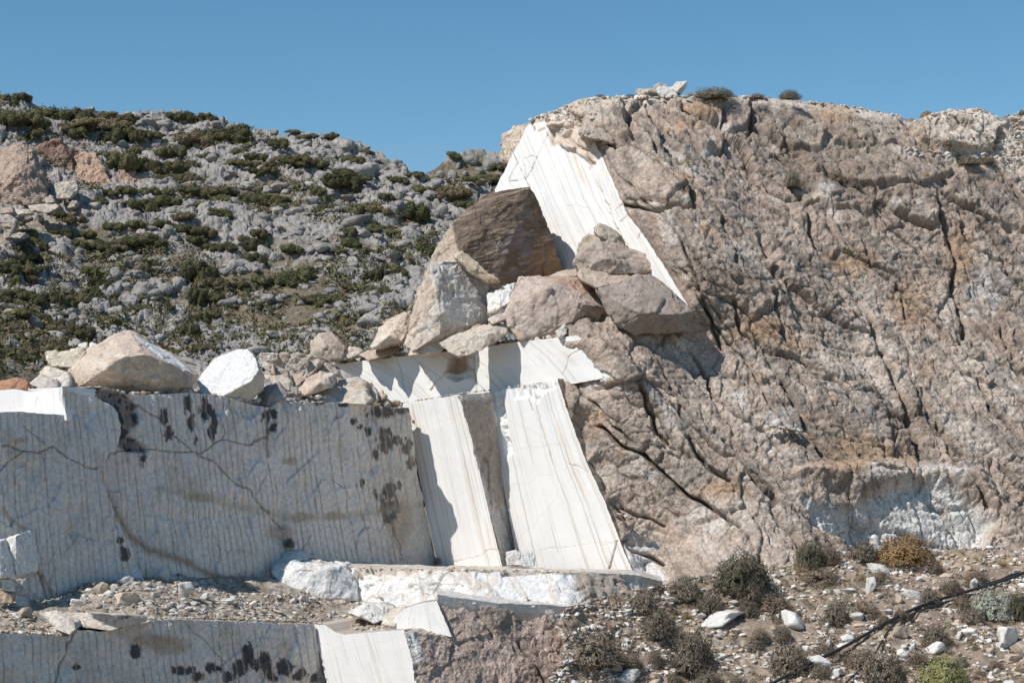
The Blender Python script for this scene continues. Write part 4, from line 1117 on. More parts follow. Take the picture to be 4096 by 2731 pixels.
# great dark-faced block leaning at the foot of the slab: its face looks right, its flank catches the sun
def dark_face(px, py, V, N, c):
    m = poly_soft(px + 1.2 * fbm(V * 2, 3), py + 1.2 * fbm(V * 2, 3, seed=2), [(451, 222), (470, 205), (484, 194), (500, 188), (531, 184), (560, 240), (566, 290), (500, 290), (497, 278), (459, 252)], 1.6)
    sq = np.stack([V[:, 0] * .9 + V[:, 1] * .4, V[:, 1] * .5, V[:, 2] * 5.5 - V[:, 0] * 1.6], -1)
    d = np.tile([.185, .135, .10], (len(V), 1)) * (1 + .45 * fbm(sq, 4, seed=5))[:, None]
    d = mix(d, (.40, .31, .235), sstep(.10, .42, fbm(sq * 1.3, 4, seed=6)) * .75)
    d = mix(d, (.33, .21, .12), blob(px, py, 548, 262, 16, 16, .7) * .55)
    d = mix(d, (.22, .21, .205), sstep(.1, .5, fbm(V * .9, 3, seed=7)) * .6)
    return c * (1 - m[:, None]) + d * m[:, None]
def ribbed(V): return .05 * fbm(V * np.array([1.0, 1.0, 4.0]), 4, seed=9)
boulder('boulder', 'giant tilted boulder with a dark brown weathered face beside the white slab', 'boulder',
        [(530, 186, .6), (500, 190, .9), (483, 195, 1.0), (474, 208, 1.3), (461, 215, 1.4), (452, 224, 1.7), (460, 250, 2.2), (498, 279, 1.8), (526, 284, .6), (562, 271, -.6), (551, 236, -.3), (546, 220, -.1),
         (436, 248, -.2), (429, 262, -.5), (432, 300, -.4), (500, 300, .8)], 76.4, 2.6, TAN, PALE, L=.06, amp=.05, paint=dark_face, shrink=.85, rib=.05)
boulder('boulder', 'wedge of pale tan stone under the left corner of the dark-faced boulder', 'boulder',
        [(452, 253, .4), (462, 251, .7), (499, 280, 1.0), (488, 282, .9), (470, 272, .8), (455, 258, .8)], 74.6, 1.2, (.50, .41, .31), PALE, amp=.05)
# pale block with the smooth bluish shaded face
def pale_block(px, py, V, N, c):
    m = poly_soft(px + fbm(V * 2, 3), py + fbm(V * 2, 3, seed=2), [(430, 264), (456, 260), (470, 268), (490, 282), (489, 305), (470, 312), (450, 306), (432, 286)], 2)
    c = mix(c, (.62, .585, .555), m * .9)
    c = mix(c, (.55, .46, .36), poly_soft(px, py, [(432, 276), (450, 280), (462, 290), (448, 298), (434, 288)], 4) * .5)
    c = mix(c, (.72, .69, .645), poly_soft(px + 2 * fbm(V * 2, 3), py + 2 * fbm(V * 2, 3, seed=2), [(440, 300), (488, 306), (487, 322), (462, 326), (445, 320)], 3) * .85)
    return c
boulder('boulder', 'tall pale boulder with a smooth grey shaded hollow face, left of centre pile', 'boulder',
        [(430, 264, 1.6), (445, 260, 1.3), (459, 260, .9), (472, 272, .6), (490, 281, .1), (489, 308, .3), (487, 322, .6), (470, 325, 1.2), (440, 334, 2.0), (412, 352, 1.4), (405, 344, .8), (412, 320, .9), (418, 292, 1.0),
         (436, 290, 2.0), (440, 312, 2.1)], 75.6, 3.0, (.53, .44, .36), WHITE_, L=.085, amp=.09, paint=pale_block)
boulder('boulder', 'pale block jammed between the tall pale boulder and the big central one', 'boulder',
        zc([(695, 935, .3), (780, 885, .6), (905, 845, .3), (912, 870, .2), (870, 1000, .9), (780, 1045, 1.0), (700, 1085, .7)], o5, k5), 74.0, 1.4, WHITE_, (.60, .50, .38), amp=.08)
boulder('boulder', 'small flat stone wedged under the pale block of the centre pile', 'boulder',
        zc([(692, 1125, .2), (760, 1090, .3), (832, 1085, .2), (822, 1130, .5), (710, 1168, .6)], o5, k5), 73.0, .9, (.48, .38, .29), WHITE_, amp=.05)
boulder('boulder', 'big pinkish grey boulder in the middle of the ledge pile', 'boulder',
        zc([(935, 790, .4), (1290, 792, -.4), (1400, 812, -.6), (1530, 890, -.5), (1655, 1050, .3), (1620, 1200, .2), (1310, 1250, 1.2), (1150, 1270, 1.3), (935, 1285, 1.2), (850, 1190, 1.1), (820, 1110, 1.0), (880, 1000, 1.1), (910, 850, .8),
            (1160, 880, 1.6), (1300, 950, 1.5), (1440, 1010, 1.5), (1350, 1150, 1.7)], o5, k5), 73.2, 2.6, (.50, .405, .34), (.56, .47, .40), L=.075, amp=.07,
        paint=lambda px, py, V, N, c: mix(c, (.47, .31, .235), poly_soft(px + 2 * fbm(V * 2, 3), py, [(540, 276), (580, 277), (596, 288), (604, 298), (585, 294), (560, 284)], 3) * .7))
boulder('boulder', 'dark grey-brown boulder at the right end of the ledge pile', 'boulder',
        zc([(1560, 890, .2), (1800, 830, .0), (1870, 770, -.3), (1960, 780, -.5), (2080, 900, -.2), (2220, 985, .0), (2295, 1070, .3), (2250, 1200, .2), (2100, 1232, .3), (1840, 1248, .5), (1700, 1160, .6), (1650, 1100, .5),
            (1900, 1080, 1.2), (2150, 1090, .9), (1720, 1000, .9)], o5, k5), 72.7, 2.2, (.33, .27, .23), (.40, .33, .28), L=.08, amp=.08, ledge=False)
boulder('boulder', 'brown pointed boulder on top of the ledge pile in front of the slab', 'boulder',
        zc([(1375, 690, .4), (1420, 610, .5), (1560, 512, .1), (1640, 512, .0), (1830, 600, .0), (1950, 640, -.1), (2030, 700, .1), (1960, 750, .5), (1850, 770, .7), (1730, 765, .8), (1560, 750, .8), (1400, 740, .7), (1620, 650, 1.0)], o5, k5), 72.9, 1.8, (.40, .33, .275), (.50, .43, .37), L=.075, amp=.10)
boulder('boulder', 'flattish brown stone under the pointed boulder of the pile', 'boulder',
        zc([(1380, 775, .2), (1420, 730, .2), (1560, 745, .0), (1720, 768, .0), (1830, 780, .1), (1780, 832, .5), (1540, 880, .8), (1420, 822, .6)], o5, k5), 72.4, 1.6, (.45, .36, .29), (.52, .44, .36), amp=.06)
boulder('boulder', 'knobbly cracked stone crowning the ledge pile against the white slab', 'boulder',
        zc([(1412, 600, .2), (1400, 540, .1), (1460, 480, .2), (1540, 440, .2), (1640, 470, .5), (1700, 560, .5), (1620, 640, .6), (1500, 640, .6)], o5, k5), 73.9, 1.2, (.42, .35, .28), (.50, .44, .37), amp=.09)
boulder('boulder', 'small stone cap on the very top of the ledge pile', 'boulder',
        zc([(1520, 440, .2), (1522, 400, .1), (1570, 375, .1), (1690, 430, .1), (1722, 462, .2), (1800, 590, .3), (1700, 540, .5), (1560, 470, .5)], o5, k5), 73.5, .9, (.40, .34, .27), (.47, .41, .33), amp=.07)
boulder('boulder', 'thin plate of stone lying behind the big central boulder', 'boulder',
        zc([(1160, 790, .2), (1280, 745, .1), (1390, 735, .0), (1400, 790, .3), (1290, 792, .4)], o5, k5), 74.6, 1.0, (.52, .43, .34), PALE, amp=.03)
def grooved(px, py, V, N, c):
    return mix(c, (.60, .53, .44), sstep(.2, .6, N[:, 2]) * .6)  # upward-facing sides of the plate are coloured paler
boulder('rock_slab', 'grooved tan stone plate overhanging the lip of the white ledge', 'boulder',
        zc([(300, 1312, .7), (480, 1230, .2), (640, 1180, -.2), (760, 1148, -.4), (832, 1180, -.3), (836, 1240, .1), (700, 1312, .6), (640, 1370, .9), (520, 1412, 1.1), (460, 1416, 1.1), (380, 1382, 1.0), (690, 1240, .5)], o5, k5), 72.6, .9, (.47, .38, .30), (.56, .48, .39), L=.06, amp=.05, paint=grooved)
boulder('boulder', 'small upright pale stone on the ledge lip below the big central boulder', 'boulder',
        zc([(1220, 1222, .1), (1290, 1170, .0), (1312, 1190, .0), (1306, 1240, .2), (1260, 1276, .3), (1228, 1270, .3)], o5, k5), 70.9, .4, (.56, .50, .43), PALE, L=.04, amp=.03)
boulder('boulder', 'pale broken block at the foot of the tall pale boulder', 'boulder',
        zc([(78, 1335, .3), (180, 1240, .3), (330, 1190, .2), (388, 1220, .3), (402, 1270, .6), (330, 1345, .9), (310, 1384, 1.0), (80, 1412, .8), (200, 1300, .8)], o5, k5), 75.2, 1.6, (.58, .49, .40), WHITE_, amp=.07)
boulder('boulder', 'reddish shaded stone behind the grooved plate', 'boulder',
        zc([(390, 1200, .2), (480, 1150, .1), (632, 1168, .1), (640, 1200, .5), (500, 1250, .4), (400, 1265, .3)], o5, k5), 74.6, 1.0, (.40, .28, .21), (.46, .36, .28), amp=.06)
# going left along the ledge
boulder('boulder', 'wedge-shaped tan boulder left of the tall pale one', 'boulder',
        zc([(1035, 392, .6), (1100, 240, .2), (1200, 158, .0), (1330, 102, -.3), (1372, 90, -.4), (1345, 262, .5), (1300, 350, .9), (1050, 408, 1.0), (1190, 300, 1.1)], o4, k4), 77.5, 2.0, (.57, .475, .385), PALE, amp=.06)
boulder('boulder', 'domed pinkish boulder standing alone near the left end of the ledge', 'boulder',
        zc([(515, 475, .2), (532, 340, .1), (590, 280, .0), (680, 262, -.2), (760, 330, .1), (816, 412, .2), (780, 500, .6), (690, 515, .7), (640, 400, .7)], o4, k4), 80.0, 2.0, (.46, .375, .31), (.54, .45, .37), amp=.05)
boulder('boulder', 'small wedge of pale stone right of the domed boulder', 'boulder', zc([(778, 482, .4), (850, 388, .1), (985, 430, .0), (920, 470, .4), (850, 495, .6)], o4, k4), 79.9, .9, (.56, .47, .38), PALE, amp=.04)
boulder('rock_slab', 'long tilted tan slab lying on the ledge below the wedge-shaped boulder', 'boulder', zc([(930, 462, .4), (1100, 400, .1), (1220, 368, .0), (1292, 410, .1), (1200, 462, .6), (1020, 512, .8)], o4, k4), 78.4, 1.2, (.47, .38, .30), TAN, amp=.04)
# rubble pile at the end of the drilled wall
_ledge[0] = False
for lab, pts, dd, colr in (
    ('pale angular stone at the top left of the rubble pile, touching the white disc boulder', [(55, 482), (90, 450), (232, 458), (240, 500), (180, 525), (80, 522)], 3.2, (.58, .50, .42)),
    ('brown angular stone second from left along the top of the rubble pile', [(170, 530), (260, 452), (330, 446), (345, 510), (260, 562)], 2.8, (.50, .41, .33)),
    ('grey-brown rounded stone in the middle of the rubble pile', [(315, 545), (360, 488), (500, 500), (504, 560), (420, 605), (340, 580)], 2.2, (.46, .38, .31)),
    ('long pale stone along the top of the rubble pile', [(340, 462), (400, 448), (560, 480), (642, 520), (600, 562), (360, 495)], 2.9, (.56, .48, .40)),
    ('shaded upright block with one pale side in the rubble pile', [(495, 522, .1), (590, 498), (625, 540), (565, 592, .4), (512, 645, .4), (496, 600, .3)], 2.0, (.50, .42, .35)),
    ('leaning brown stone plate at the right of the rubble pile', [(560, 612, .1), (580, 560), (660, 528), (760, 610), (792, 662), (710, 645, .4), (640, 602, .3)], 1.8, (.48, .39, .31)),
    ('big pinkish boulder at the front of the rubble pile', [(410, 765, .4), (480, 670, .1), (600, 610), (720, 628), (728, 680, .1), (680, 742, .6), (540, 772, .8), (470, 812, .8), (600, 700, .8)], 1.0, (.55, .445, .36)),
    ('broad tan block behind the flat slab of the rubble pile', [(715, 725, .3), (760, 680), (920, 648), (1000, 700), (1015, 772, .4), (700, 755, .5)], 1.2, (.56, .47, .39)),
    ('flat pale slab lying along the edge of the drilled wall', [(495, 772, .3), (510, 748, .1), (980, 760, -.1), (1042, 840, .2), (992, 888, .7), (500, 858, .8)], .5, (.60, .52, .43)),
    ('pale stone left of the big pinkish rubble boulder', [(118, 642), (280, 638), (362, 690, .2), (335, 772, .5), (270, 715, .4), (130, 665, .3)], 1.6, (.56, .48, .40)),
    ('dark shaded boulder right of the white disc boulder', [(38, 872, .5), (120, 742, .2), (250, 698), (322, 800, .3), (280, 862, .7), (150, 912, .9), (180, 800, .9)], .6, (.40, .35, .32)),
    ('small brown stone in the middle of the rubble pile', [(200, 562), (320, 600), (335, 662, .3), (220, 632, .3)], 2.2, (.49, .39, .31)),
    ('small triangular stone at the right tail of the rubble pile', [(1083, 832, .2), (1125, 768), (1172, 822, .2), (1130, 850, .3)], .4, (.55, .43, .33)),
    ('small round stone next to the triangular one at the rubble tail', [(1105, 852, .1), (1150, 833), (1197, 850, .1), (1180, 892, .3), (1120, 888, .3)], .3, (.58, .49, .40)),
    ('small pale block just right of the white disc boulder', [(65, 512), (160, 548), (168, 602, .2), (90, 566, .2)], 2.4, (.62, .56, .48)),
    ('shaded reddish stone left of the big pinkish rubble boulder', [(360, 652), (450, 620), (512, 640), (420, 722, .3), (370, 742, .3)], 1.7, (.47, .36, .28)),
    ('narrow tan stone behind the right end of the flat slab', [(990, 682), (1080, 760, .1), (1095, 850, .4), (1030, 842, .4), (1000, 762, .2)], .7, (.54, .45, .36)),
    ('narrow upright stone at the left of the rubble pile', [(160, 530), (200, 540), (208, 638, .2), (168, 640, .2)], 2.1, (.50, .40, .31)),
):
    q = zc(pts, o4, k4)
    mx_ = sum(p[0] for p in q) / len(q)
    bd = float(depth_on(mx_, 402, PL_G1)) + .3 + dd
    w_ = (max(p[0] for p in q) - min(p[0] for p in q)) * bd / FPX
    boulder('rubble_boulder', lab, 'boulder', q, bd, max(.5, w_ * .7), colr, PALE, L=.07, amp=.045, group='stones of the rubble pile')

# the sawn half-round and the great block on the wall top
def disc_paint(px, py, V, N, c):
    m = poly_soft(px + .6 * fbm(V * 3, 3), py + .6 * fbm(V * 3, 3, seed=2), zc([(1682, 700), (1725, 625), (1850, 485), (2030, 418), (2120, 422), (2188, 492), (2212, 600), (2150, 690), (1890, 828), (1720, 788)], o3, k3), 1.0)
    t_ = (px * .6 + py * .8)
    st = fbm(np.stack([t_ * .0 + (px * .86 + py * .5) * .16, (px * -.5 + py * .86) * .012, px * 0], -1), 3, seed=3)
    w = np.tile([.70, .695, .675], (len(V), 1)); w = mix(w, (.60, .60, .60), sstep(.1, .5, st) * .6); w = mix(w, (.70, .61, .50), sstep(.25, .6, -st) * .5)
    return c * (1 - m[:, None]) + w * m[:, None]
gd = lambda x, o: float(depth_on(x, 400, PL_G1)) + o
boulder('boulder', 'white sawn disc-shaped boulder tilted on the edge of the drilled wall', 'boulder',
        zc([(1682, 700, .2), (1725, 625, -.3), (1850, 485, -.9), (2030, 418, -.9), (2120, 422, -.6), (2188, 492, -.1), (2212, 600, .5), (2150, 690, 1.0), (1890, 828, 1.3), (1720, 788, .8)], o3, k3) +
        zc([(2250, 660, .1), (2240, 762, .1), (2110, 872, .5), (2000, 862, .8)], o3, k3), gd(225, 1.6), .9, (.54, .48, .41), PALE, L=.06, amp=.03, paint=disc_paint, smooth=1, shrink=.85)
def big_paint(px, py, V, N, c):
    m = poly_soft(px + .5 * fbm(V * 3, 3), py, zc([(1115, 272), (1190, 318), (1500, 488), (1664, 630), (1500, 562), (1340, 475), (1250, 395)], o3, k3), .8)
    c = mix(c, (.66, .66, .655), m)
    c = mix(c, (.40, .33, .26), poly_soft(px + 3 * fbm(V * 2, 3), py + 3 * fbm(V * 2, 3, seed=1), [(165, 380), (188, 372), (192, 378), (184, 392), (168, 392)], 3) * .7)
    return c
boulder('boulder', 'huge tan block with a white sawn upper side on the drilled wall', 'boulder',
        zc([(570, 705, .8), (600, 580, .8), (640, 482, .3), (760, 440, .0), (870, 370, -.5), (970, 290, -1.0), (1090, 262, -1.2), (1135, 282, -1.2), (1340, 392, -1.4), (1500, 490, -1.2), (1662, 630, -.3), (1590, 742, .3), (1500, 795, .3), (1200, 810, .5),
            (1080, 800, .6), (950, 760, .8), (830, 740, 1.0), (650, 755, 1.1), (905, 590, 1.9), (950, 520, 1.8), (1060, 482, 1.7), (1240, 460, 1.4), (1340, 482, 1.0), (1500, 562, .6), (1250, 395, -.2)], o3, k3), gd(120, 2.6), 2.2, (.56, .455, .365), (.62, .535, .45),
        L=.08, amp=.06, paint=big_paint, smooth=1)
for lab, pts, dd, colr, al in (
    ('cream slab leaning behind the huge tan block', [(390, 452), (600, 418), (700, 410), (742, 440), (645, 495, .3), (612, 572, .6), (432, 562, .6), (420, 500, .4)], 4.2, (.60, .53, .42), (.52, .42, .27)),
    ('cream lumpy stone low at the left of the huge tan block', [(333, 612), (380, 563), (500, 590), (586, 610, .2), (570, 642, .4), (430, 654, .5), (338, 642, .4)], 3.6, (.63, .57, .47), (.55, .46, .33)),
    ('fluted pale wedge on the left block behind the white strip', [(238, 712, .2), (340, 635), (440, 690, .2), (502, 712, .2), (482, 745, .4), (350, 758, .5)], 2.6, (.57, .50, .45), PALE),
    ('rust red weathered rock at the left edge on the wall top', [(-60, 735), (0, 700), (150, 658), (222, 690), (262, 765, .3), (100, 765, .5), (-60, 760, .5)], 3.0, (.43, .235, .145), (.50, .31, .20)),
    ('small white rock behind the left shoulder of the huge tan block', [(738, 412), (780, 360), (832, 380), (805, 432, .2)], 4.6, (.68, .64, .58), WHITE_),
    ('small grey rock behind the cream slab', [(678, 382), (740, 363), (745, 412, .2), (692, 422, .2)], 4.8, (.58, .54, .48), PALE),
    ('flat white rubble heap between the cream stone and the huge tan block', [(380, 660), (520, 645), (600, 640), (590, 735, .5), (500, 735, .5), (420, 700, .4)], 2.6, (.66, .60, .52), PALE),
):
    q = zc(pts, o3, k3); mx_ = sum(p[0] for p in q) / len(q)
    bd = gd(mx_, dd); w_ = (max(p[0] for p in q) - min(p[0] for p in q)) * bd / FPX
    boulder('boulder', lab, 'boulder', q, bd, w_ * .6, colr, al, L=.075, amp=.05)

# broken blocks at the far left of the terrace
kL, oL = .0638, (0, 512.5)
for lab, pts, dd, colr in (
    ('sunlit white corner block with a rough grey side at the left edge', [(80, 398, .2), (250, 350, .3), (430, 272, -.5), (500, 480, -.6), (568, 680, -.5), (535, 905, -.2), (260, 990, .5), (175, 620, .4)], .0, WHITE_),
    ('white block cut by the left edge beside the sunlit corner block', [(-160, 470, .2), (0, 448, .3), (80, 402, -.1), (215, 790, .0), (222, 1020, .1), (0, 1015, .5), (-160, 1000, .4)], .1, WHITE_),
    ('grey broken block under the sunlit corner block', [(15, 1035, .3), (190, 1045, .2), (215, 1240, .3), (30, 1190, .4)], .2, (.62, .60, .58)),
    ('tapering grey stone under the sunlit corner block', [(190, 1045, .2), (380, 1040, -.2), (440, 1240, -.2), (350, 1270, .2), (215, 1250, .3)], .3, (.60, .57, .54)),
    ('brown shaded stone low at the left edge', [(-100, 1240, .3), (20, 1190, .3), (215, 1270, .2), (190, 1400, .4), (-100, 1440, .5)], .2, (.42, .32, .23)),
    ('pointed white sliver standing at the wall foot on the left', [(225, 1260, .3), (380, 1300, .1), (480, 1480, .0), (250, 1500, .4)], .2, (.66, .64, .61)),
    ('rounded cream stone at the wall foot on the left', [(690, 1500, .3), (745, 1420, .1), (850, 1355, .0), (960, 1380, .0), (1060, 1500, .2), (1070, 1560, .4), (700, 1560, .5)], .0, (.64, .56, .45)),
    ('small cream stone left of the rounded cream one', [(520, 1510, .2), (640, 1440, .0), (660, 1530, .3), (530, 1560, .3)], .0, (.62, .55, .46)),
    ('shaded grey block right of the rounded cream stone', [(1030, 1440, .2), (1330, 1440, .0), (1360, 1540, .2), (1060, 1570, .4)], .1, (.55, .53, .51)),
):
    q = zc(pts, oL, kL); mx_ = sum(p[0] for p in q) / len(q)
    bd = float(depth_on(max(mx_, 5), 590, PL_G0)) - .75 + dd; w_ = (max(p[0] for p in q) - min(p[0] for p in q)) * bd / FPX
    boulder('broken_block', lab, 'boulder', q, bd, w_ * .7, colr, PALE, L=.05, amp=.035, smooth=1)

# blocks at the foot of the drilled wall
kB, oB = .12455, (250, 487.5)
def wb_paint(px, py, V, N, c):
    c = mix(c, (.72, .705, .675), poly_soft(px, py, [(270, 564), (300, 560), (308, 592), (276, 582)], 2) * .9)
    return c
boulder('marble_block', 'large white marble block at the foot of the drilled wall', 'boulder',
        zc([(168, 632, .2), (350, 590, .3), (500, 590, -.2), (772, 618, -.2), (852, 730, .1), (872, 790, .2), (862, 902, .5), (780, 904, .7), (740, 874, .8), (600, 898, 1.0), (440, 845, 1.0), (210, 745, .8), (400, 640, .7), (620, 650, .7)], oB, kB), float(depth_on(312, 580, PL_G1)) - 1.6, 2.2, (.69, .67, .64), (.60, .58, .56), L=.06, amp=.07, paint=wb_paint)
boulder('marble_block', 'bluish shaded rock bulge above the large white block', 'boulder',
        zc([(138, 618, .2), (220, 540, .0), (300, 498, -.1), (430, 508, -.1), (492, 560, .0), (360, 605, .5), (180, 640, .5)], oB, kB), float(depth_on(290, 560, PL_G1)) - .3, 1.4, (.62, .60, .585), PALE, amp=.06)
boulder('marble_block', 'pinkish sawn block lying right of the large white block', 'boulder',
        zc([(628, 905, .2), (650, 855, .0), (750, 848, -.1), (772, 920, .2), (630, 932, .4)], oB, kB), float(depth_on(337, 590, PL_G1)) - 3.2, .7, (.58, .46, .37), TAN, L=.04, amp=.025)
boulder('marble_block', 'pale split rock left of the small slanted white face', 'boulder',
        zc([(800, 1000, .2), (900, 935, .0), (1080, 940, -.3), (1160, 960, -.2), (1110, 1040, .4), (1000, 1085, .7), (880, 1030, .6)], oB, kB), 63.5, 1.2, (.67, .65, .61), (.60, .50, .41), L=.05, amp=.06)
boulder('marble_block', 'tan-sided stone leaning on the small slanted white face', 'boulder',
        zc([(1060, 1092, .4), (1130, 985, .1), (1250, 950, .0), (1240, 1030, .4), (1160, 1110, .7)], oB, kB), 61.5, .9, (.62, .54, .45), PALE, L=.05, amp=.04)
boulder('marble_block', 'left of two small cut blocks at the base of the drilled rib', 'boulder', [(506, 552, .2), (516, 550, .1), (520, 552, .1), (521, 564, .4), (507, 565, .5)], 70.8, .8, (.60, .57, .54), PALE, L=.05, amp=.03)
boulder('marble_block', 'right of two small cut blocks at the base of the drilled rib', 'boulder', [(521, 552, .2), (531, 552, .0), (535, 554, .0), (534, 566, .4), (521, 565, .5)], 70.2, .8, (.64, .62, .59), PALE, L=.05, amp=.03)
# black-crusted plate at the terrace lip
def lip_paint(px, py, V, N, c):
    m = poly_soft(px + 2 * fbm(V * 3, 3), py + 2 * fbm(V * 3, 3, seed=2), [(88, 612), (148, 616), (146, 622), (122, 630), (100, 622)], 1.2)
    return mix(c, (.06, .06, .065), m * .9)
boulder('rock_slab', 'black-crusted cream rock plate on the lip of the lowest wall', 'boulder',
        zc([(440, 1010, .0), (650, 1005, -.2), (1190, 1045, -.3), (1205, 1075, .0), (880, 1142, .6), (640, 1110, .6), (460, 1080, .4)], (0, 487.5), .1245), float(depth_on(105, 622, PL_G3)) + .3, 1.0, (.60, .51, .41), PALE, L=.045, amp=.035, paint=lip_paint)
boulder('rock_slab', 'cream wedge of rock left of the black-crusted plate', 'boulder',
        zc([(320, 1002, .0), (445, 1000, -.1), (600, 1080, .1), (605, 1130, .4), (560, 1175, .6), (470, 1140, .5)], (0, 487.5), .1245), float(depth_on(60, 622, PL_G3)) + .5, .9, (.67, .60, .51), PALE, L=.045, amp=.03)

# outcrops of the old cut on the hill, at the left edge
kh, oh = .1169, (0, 75)
for nm, lab, pts, dd, colr, al in (
    ('rock_outcrop', 'big pinkish brown rock face of the old cut on the hill, left edge', [(-160, 700), (0, 640), (130, 575), (270, 610), (300, 760, 1.5), (390, 1000, 2.5), (380, 1095, 3), (240, 1118, 3.5), (-160, 1115, 3.5), (150, 850, 3.5)], -5.5, (.44, .335, .27), (.36, .235, .17)),
    ('rock_outcrop', 'dark brown shaded rock wall in the recess of the old cut', [(300, 640), (380, 570), (520, 540), (600, 640), (650, 800), (660, 920, 1), (470, 930, 1), (400, 1010, 1), (330, 800, .5)], -2.5, (.27, .175, .13), (.34, .26, .21)),
    ('rock_outcrop', 'orange-stained broken rock right of the old cut recess', [(640, 700), (720, 660), (800, 660), (850, 760, .5), (960, 930, 1.5), (930, 1020, 2), (740, 1040, 2), (680, 950, 1.5)], -3.5, (.42, .30, .225), (.42, .27, .18)),
    ('hill_block', 'pale squared block lying in front of the old cut recess', [(460, 930, .8), (520, 905), (655, 908, -.5), (665, 970, .2), (600, 1050, 1.2), (480, 1060, 1.5)], -6.5, (.50, .43, .35), (.40, .30, .21)),
    ('hill_block', 'small pale block left of the squared block on the hill', [(380, 1095, .8), (390, 1040), (440, 1022, -.2), (470, 1090, .5)], -4.5, (.52, .45, .37), TAN),
    ('hill_block', 'long flat slab of the spill below the old cut', [(240, 1115), (330, 1100), (495, 1105), (500, 1130, .8), (420, 1175, 1.5), (270, 1160, 1.5)], -5.5, (.46, .39, .32), (.36, .29, .22)),
    ('hill_block', 'tilted dark slab below the squared block', [(572, 1135, .8), (620, 1065), (672, 1080), (640, 1130, .8)], -4.5, (.40, .34, .28), TAN),
    ('hill_block', 'grey slab at the left edge of the spill', [(-60, 1200), (60, 1185), (145, 1240, .8), (130, 1265, 1.2), (-60, 1260, 1.5)], -8, (.40, .36, .32), TAN),
    ('hill_block', 'flat cream slab low in the spill at the left edge', [(70, 1385, 1), (110, 1335), (225, 1350), (175, 1392, 1)], -10, (.46, .40, .33), TAN),
    ('hill_block', 'leaning dark splinter of rock low in the spill', [(30, 1395, 1), (90, 1305), (122, 1290), (75, 1390, 1)], -10, (.36, .30, .25), TAN),
    ('hill_block', 'stacked brown slab under the left grey one in the spill', [(5, 1270), (120, 1265), (130, 1300, .8), (20, 1300, 1)], -8.6, (.37, .30, .23), TAN),
    ('hill_block', 'pale thin slab in the middle of the spill', [(115, 1150), (240, 1145), (280, 1180, .6), (150, 1190, .8)], -7, (.50, .45, .38), TAN),
    ('hill_block', 'brown slab at the top left of the spill', [(0, 1140), (100, 1120), (120, 1170, .8), (10, 1185, 1)], -6.5, (.36, .29, .24), TAN),
):
    q = zc(pts, oh, kh); mx_ = sum(p[0] for p in q) / len(q); my_ = sum(p[1] for p in q) / len(q)
    bd = float(hill_depth(mx_, my_)) + dd; w_ = (max(p[0] for p in q) - min(p[0] for p in q)) * bd / FPX
    boulder(nm, lab, 'rock', q, bd, max(1.5, w_ * .45), colr, al, L=.26, amp=.22 if w_ > 3 else .08, mat=M_HROCK, smooth=1)

# crest and head of the cliff
dc = lambda x, y: float(cliff_depth(np.array([x]), np.array([y]))[0])
for lab, pts, off, colr, al, th in (
    ('overhanging pale knob of rock at the left shoulder of the cliff top', [(232, 690), (230, 640), (250, 500), (330, 442), (440, 428), (420, 480, .5), (385, 570, .9), (345, 695, .9), (292, 752, .6)], 0.2, (.58, .48, .385), PALE, 2.0),
    ('rounded pale head of rock on the cliff brow', [(815, 290), (830, 238), (1000, 196, -.3), (1140, 200, -.3), (1215, 260), (1190, 350, .5), (1030, 385, .9), (900, 340, .9), (980, 280, .9)], .2, (.55, .46, .375), PALE, 2.4),
    ('white broken rock on the left shoulder of the cliff brow', [(620, 370), (690, 305), (760, 300), (815, 300), (820, 360, .4), (720, 395, .5), (650, 385, .4)], .3, (.66, .59, .51), PALE, 1.6),
    ('undercut grey rock jutting out above the white slab', [(895, 480, .5), (960, 375), (1110, 400), (1250, 440), (1268, 560, .6), (1190, 585, .9), (1060, 545, 1.1), (920, 520, 1.0)], .1, (.44, .365, .30), (.55, .48, .41), 1.8),
):
    q = zc(pts, o6, k6); mx_ = sum(p[0] for p in q) / len(q); my_ = sum(p[1] for p in q) / len(q)
    boulder('cliff_boulder', lab, 'rock', q, dc(mx_, my_) - .1 + off, th, colr, al, L=.075, amp=.09, mat=M_CLIFF)
for lab, pts, colr in (
    ('white block in the stone group on the cliff top', [(1560, 110, .2), (1600, 98), (1715, 102), (1738, 170, .2), (1690, 190, .3), (1590, 188, .3), (1562, 150, .3)], (.66, .635, .59)),
    ('white leaning boulder, tallest of the stone group on the cliff top', [(1668, 105), (1740, 52), (1815, 48), (1812, 90), (1760, 150, .2), (1725, 140, .3)], (.66, .63, .58)),
    ('tan stone at the back of the group on the cliff top', [(1535, 85), (1570, 70), (1640, 80), (1610, 110), (1560, 140), (1535, 135)], (.60, .50, .39)),
    ('grey tilted plate at the left of the stone group on the cliff top', [(1377, 125), (1420, 112), (1480, 120), (1540, 108), (1560, 150, .2), (1470, 160, .2), (1400, 195, .3)], (.45, .39, .34)),
    ('low pale stone left of the group on the cliff top', [(1203, 215, .2), (1210, 175), (1290, 180), (1300, 205, .1), (1250, 222, .2)], (.58, .51, .44)),
    ('rounded pale stone below the white block on the cliff top', [(1692, 205, .2), (1730, 182), (1775, 188), (1782, 225, .2), (1750, 235, .3)], (.62, .57, .51)),
):
    q = zc(pts, o6, k6)
    boulder('crest_boulder', lab, 'boulder', q, 82.0, 1.0, colr, PALE, L=.06, amp=.03)
